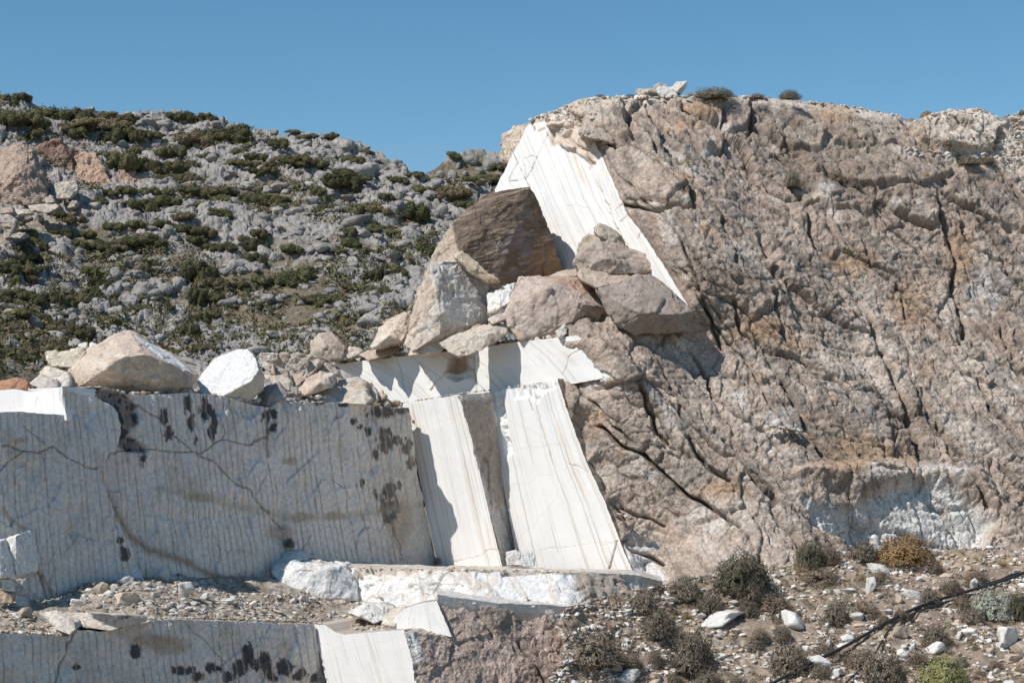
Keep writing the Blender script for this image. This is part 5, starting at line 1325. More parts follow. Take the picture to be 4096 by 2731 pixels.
# ------------------------------------------------------------------ stone shapes shared by the scattered stones
def stone_shape(seed, angular=True, L=.34):
    rs = np.random.RandomState(seed)
    n = 13 if angular else 26
    p = rs.normal(size=(n, 3)); p /= np.linalg.norm(p, axis=1)[:, None]
    p *= rs.uniform(.8, 1.05, (n, 1)); p *= np.array([1, rs.uniform(.7, 1), rs.uniform(.6, .95)])
    V, N, F = hull_arrays(p, L, 0 if angular else 2, seed)
    V = V + N * (.10 * fbm(V * 1.7, 3, seed=seed) + (.06 if angular else .10) * (ridged(V * 1.6, 2, seed=seed) - .5))[:, None]
    V[:, :2] /= np.abs(V[:, :2]).max(0); V[:, 2] /= np.abs(V[:, 2]).max()
    c = np.ones((len(V), 3)) * (1 + .12 * fbm(V * 2.2, 3, seed=seed + 1))[:, None]
    return V, F, c

ANG = [stone_shape(300 + k, True, .55) for k in range(9)]
RND = [stone_shape(340 + k, False, .36) for k in range(9)]

def tinted(name, shp, col, n):
    out = []
    for k in range(n):
        V, F, c = shp[k % len(shp)]
        out.append(mk_mesh(name, V, [F], c * np.asarray(col)))
    return out

def copy_stone(me, name, P, size, rot, mat, label, cat, group):
    o = bpy.data.objects.new(name, me); C.objects.link(o)
    if not me.materials: me.materials.append(mat)
    o.location = P; o.scale = size; o.rotation_euler = rot
    tag(o, label, cat, group, 'thing')
    return o

def many_stones(name, shp, pts, sizes, cols, mat, seed, kind='stuff', flat=.75):
    rs = np.random.RandomState(seed)
    Vs, Fs, Cs, o = [], [], [], 0
    for k in range(len(pts)):
        V, F, c = shp[rs.randint(len(shp))]
        a = rs.uniform(0, 6.28); ca, sa = math.cos(a), math.sin(a)
        t = rs.uniform(-.4, .4)
        S = sizes[k] * np.array([rs.uniform(.7, 1.2), rs.uniform(.7, 1.2), rs.uniform(.5, 1.0) * flat])
        W = V * S
        W = np.stack([W[:, 0] * ca - W[:, 1] * sa, W[:, 0] * sa + W[:, 1] * ca, W[:, 2] + W[:, 0] * t], -1) + pts[k]
        Vs.append(W); Fs.append(F + o); Cs.append(c * cols[k]); o += len(V)
    me = mk_mesh(name, np.concatenate(Vs), [np.concatenate(Fs)], np.concatenate(Cs))
    return add_obj(name, me, mat, kind=kind)

# ------------------------------------------------------------------ plants
def leaf_quads(P, Nn, size, rs, stretch=1.6):
    n = len(P)
    a = rs.normal(size=(n, 3)); a -= (a * Nn).sum(1)[:, None] * Nn * .6
    a /= np.linalg.norm(a, axis=1)[:, None]
    b = np.cross(Nn, a); b /= np.linalg.norm(b, axis=1)[:, None] + 1e-9
    s = size * rs.uniform(.6, 1.3, (n, 1))
    V = np.stack([P - a * s * stretch, P - b * s * .6, P + a * s * stretch, P + b * s * .6], 1).reshape(-1, 3)
    F = np.arange(4 * n).reshape(-1, 4)
    return V, F

def cushion(seed, cols, n=1500, lumps=18, leaf=.05):
    """leafy cushion: lumpy mound of small leaves over a darker solid heart, radius 1, height about 1"""
    rs = np.random.RandomState(seed)
    cen = np.stack([rs.uniform(-.72, .72, lumps), rs.uniform(-.72, .72, lumps), rs.uniform(.05, .5, lumps)], -1)
    cen[:, 2] *= 1 - .5 * np.hypot(cen[:, 0], cen[:, 1])
    rad_ = rs.uniform(.22, .42, lumps)
    k = rs.randint(lumps, size=n)
    d = rs.normal(size=(n, 3)); d[:, 2] = np.abs(d[:, 2]) - .25; d /= np.linalg.norm(d, axis=1)[:, None]
    P = cen[k] + d * (rad_[k] * rs.uniform(.72, 1.08, n))[:, None]
    V, F = leaf_quads(P, d, leaf, rs)
    base = np.asarray(cols)[rs.randint(len(cols), size=lumps)][k] * rs.uniform(.7, 1.3, (n, 1))
    c = np.repeat(base, 4, axis=0)
    # heart: solid lumps so that the ground does not show right through
    Vs, Fs, Cs, o = [V], [F], [c], len(V)
    tri = []
    for q in range(lumps):
        V2, F2, c2 = RND[q % len(RND)]
        W = V2 * rad_[q] * .80 + cen[q]
        Vs.append(W); tri.append(F2 + o); o += len(W); Cs.append(np.tile(np.asarray(cols).mean(0) * .75, (len(W), 1)))
    return mk_mesh('foliage', np.concatenate(Vs), [F, np.concatenate(tri)], np.concatenate(Cs), smooth=False)

def twig_mesh(seed, cols, n=520, width=.017, lump=.16, droop=.15, segs=3, spread=1.0, upright=0.0, name='branches'):
    rs = np.random.RandomState(seed)
    d = rs.normal(size=(n, 3)); d[:, 2] = np.abs(d[:, 2]) * (1 + upright * 3) + .05; d /= np.linalg.norm(d, axis=1)[:, None]
    ln = 1 + 2.2 * lump * fbm(d * 2.0, 3, seed=seed); ln *= rs.uniform(.55, 1.05, n)
    base = np.stack([rs.uniform(-.22, .22, n), rs.uniform(-.22, .22, n), np.zeros(n)], -1) * spread
    side = np.cross(d, rs.normal(size=(n, 3))); side /= np.linalg.norm(side, axis=1)[:, None]
    bend = rs.normal(size=(n, 3)) * .12
    V, F = [], []
    for s in range(segs + 1):
        t = s / segs
        c = base + d * (ln * t)[:, None] + bend * (t * t) - np.array([0, 0, 1]) * (droop * t * t)
        w = width * (1.15 - t) * rs.uniform(.6, 1.3, (n, 1))
        V.append(c - side * w); V.append(c + side * w)
    V = np.stack(V, 1).reshape(-1, 3); m = 2 * (segs + 1)
    b0 = np.arange(n) * m
    for s in range(segs):
        F.append(np.stack([b0 + 2 * s, b0 + 2 * s + 1, b0 + 2 * s + 3, b0 + 2 * s + 2], -1))
    V[:, 2] = np.maximum(V[:, 2], -.05)
    c = np.repeat(np.asarray(cols)[rs.randint(len(cols), size=n)] * rs.uniform(.75, 1.25, (n, 1)), m, axis=0)
    return mk_mesh(name, V, [np.concatenate(F)], c, smooth=False)

def sprig_mesh(seed, cols, n=1500, leaf=.032, lump=.16, inner=.5):
    rs = np.random.RandomState(seed)
    d = rs.normal(size=(n, 3)); d[:, 2] = np.abs(d[:, 2]) * .9 + .02; d /= np.linalg.norm(d, axis=1)[:, None]
    r = (1 + 2.2 * lump * fbm(d * 2.0, 3, seed=seed)) * rs.uniform(inner, 1.0, n) ** .6
    clump = fbm(d * 5.0, 2, seed=seed + 4)
    keep = clump > -.18
    P = d * r[:, None] * np.array([1, 1, 1]); P[:, 2] *= .95
    P, d = P[keep], d[keep]
    V, F = leaf_quads(P, d, leaf, rs, 2.2)
    c = np.repeat(np.asarray(cols)[rs.randint(len(cols), size=len(P))] * rs.uniform(.7, 1.3, (len(P), 1)), 4, axis=0)
    return mk_mesh('foliage', V, [F], c, smooth=False)

HG = [(.115, .115, .048), (.085, .092, .042), (.135, .125, .058), (.075, .078, .038), (.12, .10, .055)]
HB = [(.165, .13, .08), (.135, .11, .065), (.16, .135, .07)]
hill_green = [cushion(500 + k, HG) for k in range(6)]
hill_brown = [cushion(520 + k, HB) for k in range(3)]

GREYTW = [(.21, .17, .13), (.17, .135, .105), (.28, .23, .175), (.125, .10, .075), (.19, .17, .115)]
BRNTW = [(.22, .165, .12), (.17, .125, .09), (.27, .21, .15)]
GOLD = [(.46, .34, .19), (.38, .27, .14), (.52, .41, .25), (.30, .21, .12)]
GING = [(.33, .205, .095), (.27, .165, .08), (.38, .25, .12)]
OLIV = [(.24, .235, .10), (.19, .195, .085), (.29, .27, .12)]
DKGR = [(.12, .115, .07), (.095, .095, .058), (.15, .135, .085), (.14, .115, .08)]
SAGE = [(.30, .31, .25), (.25, .26, .21), (.35, .35, .28)]
KIND = {
    'grey': [(twig_mesh(600 + k, GREYTW, 900), sprig_mesh(610 + k, GREYTW, 2600)) for k in range(4)],
    'brown': [(twig_mesh(620 + k, BRNTW, 800), sprig_mesh(630 + k, BRNTW, 2400)) for k in range(3)],
    'ginger': [(twig_mesh(640, GING, 700, lump=.08), sprig_mesh(641, GING, 4200, .028, .07, .7))],
    'olive': [(twig_mesh(650, OLIV, 600, lump=.12), sprig_mesh(651, OLIV, 4200, .032, .12, .65))],
    'dark': [(twig_mesh(660 + k, GREYTW, 500), sprig_mesh(662 + k, DKGR, 4200, .034, .2, .55)) for k in range(2)],
    'dry': [(twig_mesh(664 + k, GREYTW, 600), sprig_mesh(666 + k, [(.17, .155, .10), (.14, .125, .085), (.20, .175, .12), (.12, .12, .07)], 3200, .03, .2, .55)) for k in range(2)],
    'sage': [(twig_mesh(670, GREYTW, 500), sprig_mesh(671, SAGE, 3600, .034, .2, .55))],
    'gold': [(twig_mesh(680 + k, GOLD, 420, .012, .2, .35, 4, .5, .35, 'blades'), None) for k in range(3)],
    'rust': [(twig_mesh(690, GING, 300), sprig_mesh(691, [(.50, .29, .10), (.42, .24, .09)], 900, .03))],
}
_kc = {}
def plant(kind, P, w, h, rot, label, cat, group, nm='dry_shrub'):
    k = _kc.get(kind, 0); _kc[kind] = k + 1
    tw, fo = KIND[kind][k % len(KIND[kind])]
    root = bpy.data.objects.new(nm, None); C.objects.link(root)
    root.empty_display_size = .2
    root.location = P; root.rotation_euler = (rs.uniform(-.12, .12), rs.uniform(-.15, .15), rot); root.scale = (w / 2 * rs.uniform(.9, 1.1), w / 2 * rs.uniform(.75, 1.1), h)
    tag(root, label, cat, group, 'thing')
    for m_, n_ in ((tw, 'blades' if kind == 'gold' else 'branches'), (fo, 'foliage')):
        if m_ is None: continue
        if not m_.materials: m_.materials.append(M_TWIG)
        o = bpy.data.objects.new(n_, m_); C.objects.link(o); o.parent = root
    return root

# ------------------------------------------------------------------ hillside boulders and shrubs
def hill_zone(x, y):
    sk = np.interp(x, [0, 65, 205, 340, 411, 470], [100, 116, 124, 146, 182, 192])
    if y < sk + 13:
        return 'on the hill skyline ' + ('at the left edge' if x < 60 else 'near its left end' if x < 150 else 'left of its middle' if x < 240 else 'right of its middle' if x < 330 else 'close to the saddle')
    if x < 105 and y < 215: return 'beside the reddish old cut on the hill'
    if x < 105 and y < 260: return 'next to the spill of slabs on the hill'
    row = 'high' if y < sk + 60 else 'midway' if y < sk + 130 else 'low'
    colm = 'above the huge tan block' if x < 140 else 'left of the white disc boulder' if x < 200 else 'above the white disc boulder' if x < 262 else 'above the rubble pile' if x < 318 else 'above the domed boulder' if x < 365 else 'left of the dark-faced boulder'
    return row + ' on the hill ' + colm
def sized(w, a_, b_): return 'small' if w < a_ else 'medium' if w < b_ else 'large'
rs = np.random.RandomState(77)
hill_rock_me = tinted('hill_boulder', RND + ANG[:3], (.31, .285, .262), 12)
kl, ol = .10629, (0, 225)
k2, o2 = .1169, (250, 125)
HB_PTS = [(q, ol, kl) for q in ((570, 150, 240, 220), (720, 310, 160, 110), (330, 500, 90, 140), (640, 530, 100, 100), (780, 830, 260, 180), (1090, 480, 200, 170), (1180, 220, 110, 80), (1080, 310, 110, 90), (1590, 160, 160, 160),
    (1340, 650, 330, 260), (1170, 740, 200, 140), (1500, 430, 180, 90), (1680, 560, 220, 200), (2200, 440, 240, 160), (2200, 680, 200, 140), (1500, 1020, 260, 200), (2050, 930, 140, 180), (2100, 1080, 200, 130), (2230, 1000, 150, 180),
    (280, 1060, 140, 140), (100, 1170, 150, 180), (950, 1030, 110, 140), (1730, 1100, 110, 110), (1240, 850, 120, 90), (700, 870, 130, 90), (1920, 1100, 100, 120), (1690, 990, 90, 120), (2350, 900, 130, 100), (90, 540, 80, 60),
    (1280, 470, 200, 100), (1400, 130, 200, 60), (450, 460, 80, 60), (520, 400, 70, 90), (820, 200, 70, 80), (1000, 130, 110, 60))]
HB_PTS += [(q, o2, k2) for q in ((90, 320, 140, 90), (180, 315, 70, 60), (620, 350, 140, 100), (400, 400, 120, 50), (490, 370, 90, 60), (780, 350, 180, 70), (1210, 420, 130, 80), (1320, 470, 110, 130), (1250, 360, 140, 70), (250, 610, 260, 120),
    (620, 600, 150, 80), (400, 830, 190, 110), (700, 840, 180, 80), (1270, 790, 160, 110), (1640, 790, 150, 160), (1520, 770, 90, 140), (590, 1040, 140, 80), (430, 980, 180, 90), (590, 1110, 260, 110), (700, 1440, 170, 110), (80, 1440, 160, 90),
    (150, 1500, 200, 100), (110, 960, 140, 90), (260, 830, 110, 90), (1090, 700, 70, 80), (830, 800, 50, 70), (950, 700, 140, 80), (1290, 590, 110, 40), (1000, 130, 150, 50), (200, 70, 120, 60))]
HB_PTS += [(q, (0, 75), k2) for q in ((1380, 480, 260, 110), (1250, 500, 200, 100), (2200, 620, 190, 60), (2260, 660, 130, 40), (1820, 800, 170, 90), (1950, 820, 170, 100), (1390, 850, 140, 80), (700, 1240, 130, 90), (960, 1170, 170, 70), (1430, 1430, 160, 160),
    (1420, 990, 140, 100), (1650, 1030, 200, 70), (830, 1070, 110, 80), (730, 1060, 80, 70), (1960, 960, 160, 40), (2120, 1030, 200, 110), (2230, 740, 120, 80), (900, 400, 90, 60), (980, 410, 60, 50), (360, 470, 60, 60), (60, 600, 90, 80))]
SH = [(q, (0, 75), k2) for q in ((130, 240, 120, 50), (350, 380, 240, 70), (180, 480, 180, 90), (60, 430, 90, 50), (220, 580, 110, 50), (760, 400, 190, 90), (800, 500, 250, 60), (620, 520, 110, 60), (1090, 430, 80, 40), (1050, 560, 150, 70), (1280, 590, 100, 35),
    (950, 360, 60, 25), (1560, 400, 120, 50), (1740, 410, 110, 40), (1850, 540, 270, 80), (2000, 600, 120, 40), (1230, 660, 90, 40), (1000, 720, 170, 40), (1150, 820, 200, 100), (1400, 830, 180, 80), (1570, 830, 120, 50), (1480, 730, 110, 50), (1790, 740, 80, 35),
    (2070, 700, 90, 45), (2200, 800, 90, 40), (1500, 930, 200, 40), (1700, 940, 140, 50), (2100, 880, 120, 30), (1800, 1090, 220, 60), (2250, 1130, 140, 60), (1000, 1080, 130, 40), (1350, 1080, 130, 45), (1330, 1170, 180, 60), (850, 1130, 80, 35),
    (1840, 1180, 160, 40), (620, 1220, 80, 60), (550, 1320, 90, 70), (260, 1330, 90, 60), (320, 1450, 80, 50), (1500, 1330, 130, 50), (1700, 1390, 150, 60), (1900, 1290, 90, 40), (1220, 1350, 110, 40), (980, 1340, 80, 40), (1250, 1460, 150, 50),
    (880, 1460, 70, 40), (760, 1360, 60, 40), (690, 1440, 60, 40), (2180, 1440, 110, 50), (1900, 1510, 120, 40), (1700, 1450, 80, 40), (300, 1540, 100, 50), (520, 1210, 60, 30), (2250, 950, 100, 40), (180, 1250, 60, 30))]
SH += [(q, o2, k2) for q in ((370, 80, 60, 18), (740, 180, 100, 40), (510, 175, 80, 25), (260, 280, 80, 40), (850, 180, 40, 20), (1000, 310, 60, 30), (890, 385, 80, 40), (540, 470, 120, 50), (280, 440, 70, 30), (400, 500, 90, 30), (800, 600, 130, 80),
    (780, 520, 90, 40), (180, 530, 60, 30), (960, 600, 80, 30), (1170, 710, 60, 40), (1300, 710, 80, 35), (1420, 790, 90, 100), (1050, 810, 170, 60), (690, 770, 90, 50), (150, 690, 160, 50), (250, 760, 80, 40), (1140, 910, 100, 40), (1280, 980, 90, 30),
    (1060, 965, 70, 25), (850, 980, 70, 50), (870, 1050, 80, 40), (760, 1110, 80, 25), (980, 1090, 80, 35), (1200, 1100, 110, 30), (370, 1110, 80, 40), (60, 1060, 90, 60), (50, 1170, 80, 60), (420, 1260, 130, 70), (250, 1310, 180, 50),
    (1090, 1300, 100, 50), (1270, 1310, 70, 40), (1130, 1430, 120, 60), (660, 1480, 170, 40), (860, 1410, 60, 30), (1500, 1100, 90, 60), (1480, 640, 80, 30), (1740, 640, 120, 70), (1830, 720, 90, 50), (1900, 600, 80, 30), (1270, 520, 80, 20),
    (1650, 610, 60, 30), (590, 690, 60, 50), (30, 380, 60, 40), (1420, 480, 60, 25))]
SH += [(q, ol, kl) for q in ((150, 420, 200, 80), (200, 480, 150, 60), (100, 620, 200, 70), (280, 680, 140, 60), (300, 820, 180, 60), (560, 680, 140, 60), (850, 680, 140, 60), (930, 520, 70, 60), (860, 430, 70, 60), (850, 620, 120, 50), (700, 940, 180, 60),
    (500, 880, 100, 40), (1400, 800, 130, 40), (1320, 960, 80, 90), (1100, 920, 90, 40), (1000, 570, 60, 40), (1080, 650, 60, 40), (1900, 430, 140, 140), (2000, 520, 120, 70), (1850, 640, 70, 100), (2000, 640, 100, 50), (2200, 560, 130, 50),
    (1300, 200, 160, 60), (960, 180, 70, 50), (1080, 240, 120, 40), (1380, 400, 60, 60), (1600, 740, 60, 30), (1800, 980, 90, 100), (1900, 820, 80, 50), (2020, 780, 60, 40), (1560, 1160, 90, 50), (560, 1150, 60, 40))]
SHB = [(q, ol, kl) for q in ((60, 1280, 80, 50), (250, 1250, 150, 60), (150, 1340, 120, 40), (100, 900, 120, 50), (350, 960, 120, 40), (1750, 1230, 120, 40), (1900, 1300, 120, 40), (420, 1080, 90, 40), (620, 1100, 80, 40), (300, 270, 90, 60), (250, 190, 80, 60))]
shrub_boxes = []
def hill_shrub(cx, cy, rx, ry, me, g=hill, lab='dark green cushion shrub between the grey rocks of the hillside', grp='cushion shrubs on the hillside'):
    P, N = near(g, cx, cy + ry * .75)
    sc = P[1] / FPX
    o = bpy.data.objects.new('hill_shrub', me); C.objects.link(o)
    if not me.materials: me.materials.append(M_LEAF)
    o.location = (P[0], P[1] - .5, P[2] - .1)
    o.scale = (rx * sc * 1.42, rx * sc * rs.uniform(.9, 1.2), ry * sc * 2.2)
    o.rotation_euler = (rs.uniform(.15, .4), rs.uniform(-.1, .25), rs.uniform(-.5, .5))
    if lab.startswith('dark green cushion shrub between'):
        lab = '%s %s shrub %s' % (sized(rx, 8, 13), 'brownish' if me in hill_brown else 'dark green', hill_zone(cx, cy))
        grp = lab
    tag(o, lab, 'shrub', grp, 'thing')
    shrub_boxes.append((cx, cy, rx, ry))
for lst, mes, lab, grp in ((SH, hill_green, None, None), (SHB, hill_brown, 'brownish dry cushion shrub low on the hillside', 'brownish shrubs low on the hillside')):
    for (zx, zy, zw, zh), org, kk in lst:
        cx, cy, rx, ry = org[0] + zx * kk, org[1] + zy * kk, zw * kk, zh * kk
        n = 2 if rx > ry * 1.9 and rx > 11 else 1
        for q in range(n):
            x = cx if n == 1 else cx + (q - .5) * rx
            r_ = rx if n == 1 else rx * .62
            kw = {} if lab is None else dict(lab=lab, grp=grp)
            hill_shrub(x, cy + (rs.uniform(-.15, .15) * ry if n > 1 else 0), r_, ry * (1 if n == 1 else rs.uniform(.8, 1.05)), (mes[rs.randint(len(mes))] if rs.rand() < .8 else hill_brown[rs.randint(3)]), **kw)
for q in ((2060, 440, 100, 40), (1750, 340, 60, 25), (2150, 350, 60, 40), (1510, 500, 60, 40), (1990, 450, 80, 40)):
    hill_shrub(o2[0] + q[0] * k2, o2[1] + q[1] * k2, q[2] * k2, q[3] * k2, hill_green[rs.randint(6)], far,
               'dark green cushion shrub on the farther hilltop behind the slab', 'shrubs on the farther hilltop')

def hill_boulder(cx, cy, w, h, g=hill, lab='rounded grey limestone boulder among the shrubs of the hillside', grp='boulders on the hillside'):
    P, N = near(g, cx, cy + h * .3)
    sc = P[1] / FPX
    if lab.startswith('rounded grey limestone'):
        lab = '%s %s grey boulder %s' % (sized(w, 9, 15), 'flat' if h < w * .6 else 'upright' if h > w * 1.05 else 'rounded', hill_zone(cx, cy)); grp = lab
    copy_stone(hill_rock_me[rs.randint(len(hill_rock_me))], 'hill_boulder', (P[0], P[1] + .2, P[2] + h * .22 * sc), (w * sc * .53, w * sc * .5, h * sc * .56),
               (rs.uniform(-.15, .15), rs.uniform(-.25, .25), rs.uniform(0, 6.28)), M_HROCK, lab, 'boulder', grp)
for (zx, zy, zw, zh), org, kk in HB_PTS:
    cx, cy, w, h = org[0] + zx * kk, org[1] + zy * kk, zw * kk, zh * kk
    # an outcrop is a few boulders grown together
    hill_boulder(cx, cy, w * .8, h * .85)
    if w > 15:
        hill_boulder(cx - w * .34, cy + h * .16, w * .5, h * .6); hill_boulder(cx + w * .34, cy + h * .2, w * .52, h * .55)
for q in ((2040, 350, 140, 130), (1900, 340, 120, 100), (1730, 440, 90, 90), (1790, 380, 60, 80), (1920, 490, 80, 80), (2010, 510, 60, 70), (1880, 560, 110, 90), (1620, 450, 90, 70), (1970, 400, 90, 80), (1660, 520, 70, 60), (1840, 430, 70, 60)):
    hill_boulder(o2[0] + q[0] * k2, o2[1] + q[1] * k2, q[2] * k2, q[3] * k2, far, 'rounded grey boulder on the farther hilltop behind the slab', 'boulders on the farther hilltop')

def clear_of_shrubs(x, y, f=.85):
    for cx, cy, rx, ry in shrub_boxes:
        if ((x - cx) / (rx * f + 1)) ** 2 + ((y - cy) / (ry * f + 1)) ** 2 < 1:
            return False
    return True
nb = 0
while nb < 70:
    x, y = rs.uniform(0, 470), rs.uniform(112, 372)
    if y < np.interp(x, [0, 65, 205, 340, 411, 470], [102, 118, 126, 148, 186, 200]) or not clear_of_shrubs(x, y): continue
    w = rs.uniform(6, 12); hill_boulder(x, y, w, w * rs.uniform(.6, .95)); nb += 1
# uncountable small stones of the hill
vis = (hill.px > -40) & (hill.px < 520) & (hill.py < 385)
idx = rs.choice(np.nonzero(vis)[0], 1700)
ok = [k for k in idx if clear_of_shrubs(hill.px[k], hill.py[k], .8)]
pts = hill.V[ok]
szs = rs.gamma(2.0, .15, len(ok)) + .10
cc = np.array([.315, .29, .265]) * rs.uniform(.8, 1.2, (len(ok), 1))
many_stones('hillside_stones', RND + ANG[:4], pts, szs, cc, M_HILL, 5)
idx = rs.choice(np.nonzero(vis)[0], 6000)
m_ = fbm(hill.P[idx] * .09, 3, seed=44) + .55 * blob(hill.px[idx], hill.py[idx], 90, 330, 200, 80, .6)
idx = idx[m_ > .12][:1900]

# low scrub that no one could count, filling the gaps between the shrubs
def scrub(name, P, size, cols, seed):
    r2 = np.random.RandomState(seed)
    n = len(P); per = 26
    d = r2.normal(size=(n * per, 3)); d[:, 2] = np.abs(d[:, 2]) * .7; d /= np.linalg.norm(d, axis=1)[:, None]
    Q = np.repeat(P, per, 0) + d * np.repeat(size, per)[:, None] * r2.uniform(.5, 1, (n * per, 1))
    V, F = leaf_quads(Q, d, np.repeat(size, per)[:, None] * .17, r2)
    col = np.repeat(np.asarray(cols)[r2.randint(len(cols), size=n)], per, 0) * r2.uniform(.7, 1.3, (n * per, 1))
    me = mk_mesh(name, V, [F], np.repeat(col, 4, 0), smooth=False)
    add_obj(name, me, M_LEAF, kind='stuff')
scrub('hillside_scrub', hill.V[idx], rs.uniform(.35, .9, len(idx)), HG + HB, 9)

# ------------------------------------------------------------------ stones and rubble on the slope, the terrace and the ledges
ANGF = [stone_shape(380 + k, True, .24) for k in range(9)]
def slope_zone(x, y):
    hy = np.interp(x, [786, 837, 887, 950, 1024], [683, 653, 629, 601, 580])
    if x < 660: return 'at the left end of the slope beside the brown rock'
    if x < 780: return 'in the left part of the slope ' + ('near the large dark green bush' if y < 615 else 'near the biggest grey shrub' if y < 650 else 'by the bottom edge')
    if y < hy - 25: return 'on the upper slope ' + ('below the ginger dome' if x < 930 else 'toward the right edge')
    return ('just above' if y < hy else 'just below' if y < hy + 30 else 'well below') + ' the long black hose'
def terrace_zone(x, y):
    return 'at the left end of the terrace' if x < 60 else 'on the rubble mound of the terrace' if x < 160 else 'in the middle of the terrace' if x < 260 else 'at the right end of the terrace below the large white block'
stone_white = tinted('stone', ANGF, (.66, .63, .58), 9)
stone_tan = tinted('stone', ANGF, (.52, .42, .33), 5)
stone_brown = tinted('stone', ANGF, (.36, .28, .22), 4)
def put_stone(g, x, y, w, h, lab, grp, cat='stone', kind='w', sink=.2, ang=None, nm='stone'):
    P, N = near(g, x, y + h * .42)
    sc = P[1] / FPX
    if lab.startswith('small white stone lying') or lab.startswith('small pale stone in'):
        lab = '%s %s stone %s' % ('tiny' if w < 5 else 'small', {'w': 'white', 't': 'tan', 'b': 'brown'}[kind], slope_zone(x, y) if g is slope else terrace_zone(x, y)); grp = lab
    me = {'w': stone_white, 't': stone_tan, 'b': stone_brown}[kind]; me = me[rs.randint(len(me))]
    return copy_stone(me, nm, (P[0], P[1] + w * sc * .15, P[2] + h * sc * (.5 - sink)), (w * sc * .52, w * sc * rs.uniform(.38, .55), h * sc * .55),
                      (rs.uniform(-.15, .15), rs.uniform(-.12, .12) if ang is None else ang, rs.uniform(-.5, .5)), M_RUBBLE, lab, cat, grp)
kr, orr = .12455, (750, 487.5)
BIG = [((1040, 640, 215, 95), 'flat white rock on the slope below the ginger dome shrub', 'w', None), ((960, 810, 95, 185), 'tall white stone standing on end on the slope', 'w', .25), ((1310, 860, 220, 130), 'long white rock tilted down to the right above the black hose', 'w', .5),
       ((330, 1050, 205, 175), 'large rounded white boulder on the left of the stony slope', 'w', None), ((1800, 770, 80, 125), 'upright white oval stone at the right beside the hose', 'w', None), ((865, 1045, 135, 90), 'white stone lying above the bend of the hose', 'w', .3),
       ((1500, 1260, 165, 125), 'pale rounded boulder below the hose in the lower right', 'w', .2), ((1220, 1290, 135, 110), 'white block just below the forking of the hoses', 'w', -.3), ((1210, 1180, 155, 125), 'brown rock beside the forking of the hoses', 'b', None),
       ((2070, 1170, 205, 175), 'large white boulder near the right edge below the sage shrub', 'w', None), ((1770, 1160, 135, 90), 'white stone left of the large boulder near the right edge', 'w', .3), ((2130, 1340, 175, 80), 'tan and white slab at the right edge', 't', None),
       ((560, 1390, 205, 100), 'white slab lying under the long black hose at lower left', 'w', .3), ((2080, 1540, 125, 95), 'white boulder cut by the bottom edge near the right corner', 'w', None), ((1290, 1540, 115, 75), 'pinkish stone at the bottom edge left of the olive shrub', 't', None),
       ((700, 1510, 125, 80), 'white stone at the bottom edge between the two hoses', 'w', None), ((2030, 1250, 115, 60), 'flat white stone below the large boulder near the right edge', 'w', None), ((705, 840, 70, 72), 'white cone-shaped stone left of the standing stone', 'w', None),
       ((800, 840, 115, 60), 'pale flat stone between the cone-shaped and the standing stone', 'w', None)]
for (zx, zy, zw, zh), lab, kd, an in BIG:
    put_stone(slope, orr[0] + zx * kr, orr[1] + zy * kr, zw * kr, zh * kr, lab, None, 'boulder', kd, ang=an, nm='slope_boulder')
o2b = (500, 487.5)
BIG2 = [((1790, 1075, 400, 115), 'long low white ledge of rock in the middle of the slope', 'w', -.12), ((1060, 1500, 225, 135), 'big white boulder with dark spots at the bottom edge, left of the slope', 'w', None), ((1270, 1540, 170, 70), 'tan slab at the bottom edge beside the spotted white boulder', 't', None),
        ((490, 1100, 85, 72), 'round brown stone stuck on the pale rock above the low brown face', 'b', None), ((1005, 1010, 72, 52), 'small white triangular stone left of the grey bushes', 'w', None), ((1610, 1045, 82, 62), 'white stone on the left end of the long low ledge', 'w', None),
        ((1890, 1170, 92, 62), 'tan block below the long low white ledge', 't', None), ((1410, 1430, 112, 70), 'white stone with orange lichen at the lower middle of the slope', 'w', None), ((970, 1150, 62, 50), 'small white round stone near the left of the slope', 'w', None),
        ((930, 1450, 105, 60), 'pale flat stone left of the spotted white boulder', 't', None)]
for (zx, zy, zw, zh), lab, kd, an in BIG2:
    g_ = bf if zx < 520 else slope
    put_stone(g_, o2b[0] + zx * kr, o2b[1] + zy * kr, zw * kr, zh * kr, lab, None, 'boulder', kd, ang=an, nm='slope_boulder', sink=.2 if zw > 300 else .12)
SM = [(q, orr) for q in ((700, 425, 50, 45), (1190, 920, 60, 90), (1180, 825, 40, 40), (1360, 740, 60, 60), (1410, 710, 60, 50), (1580, 685, 110, 50), (1110, 1010, 80, 60), (665, 1130, 70, 50), (1590, 980, 90, 60), (1670, 960, 80, 50), (1310, 1255, 60, 80), (1950, 1290, 110, 60),
    (790, 1190, 110, 80), (880, 1100, 100, 30), (1885, 1420, 60, 60), (2150, 1480, 90, 40), (1410, 650, 60, 40), (1110, 780, 80, 50), (720, 900, 50, 25), (380, 915, 35, 25), (150, 1540, 60, 50), (1630, 1140, 50, 40), (640, 1220, 60, 70), (1680, 1210, 50, 50), (350, 695, 35, 30),
    (770, 635, 30, 25), (255, 665, 30, 15), (1940, 1500, 60, 60), (70, 1320, 40, 60), (140, 1325, 60, 40), (980, 1125, 60, 40), (1740, 1220, 40, 40), (430, 850, 60, 30), (2100, 690, 60, 30), (1870, 680, 50, 30))]
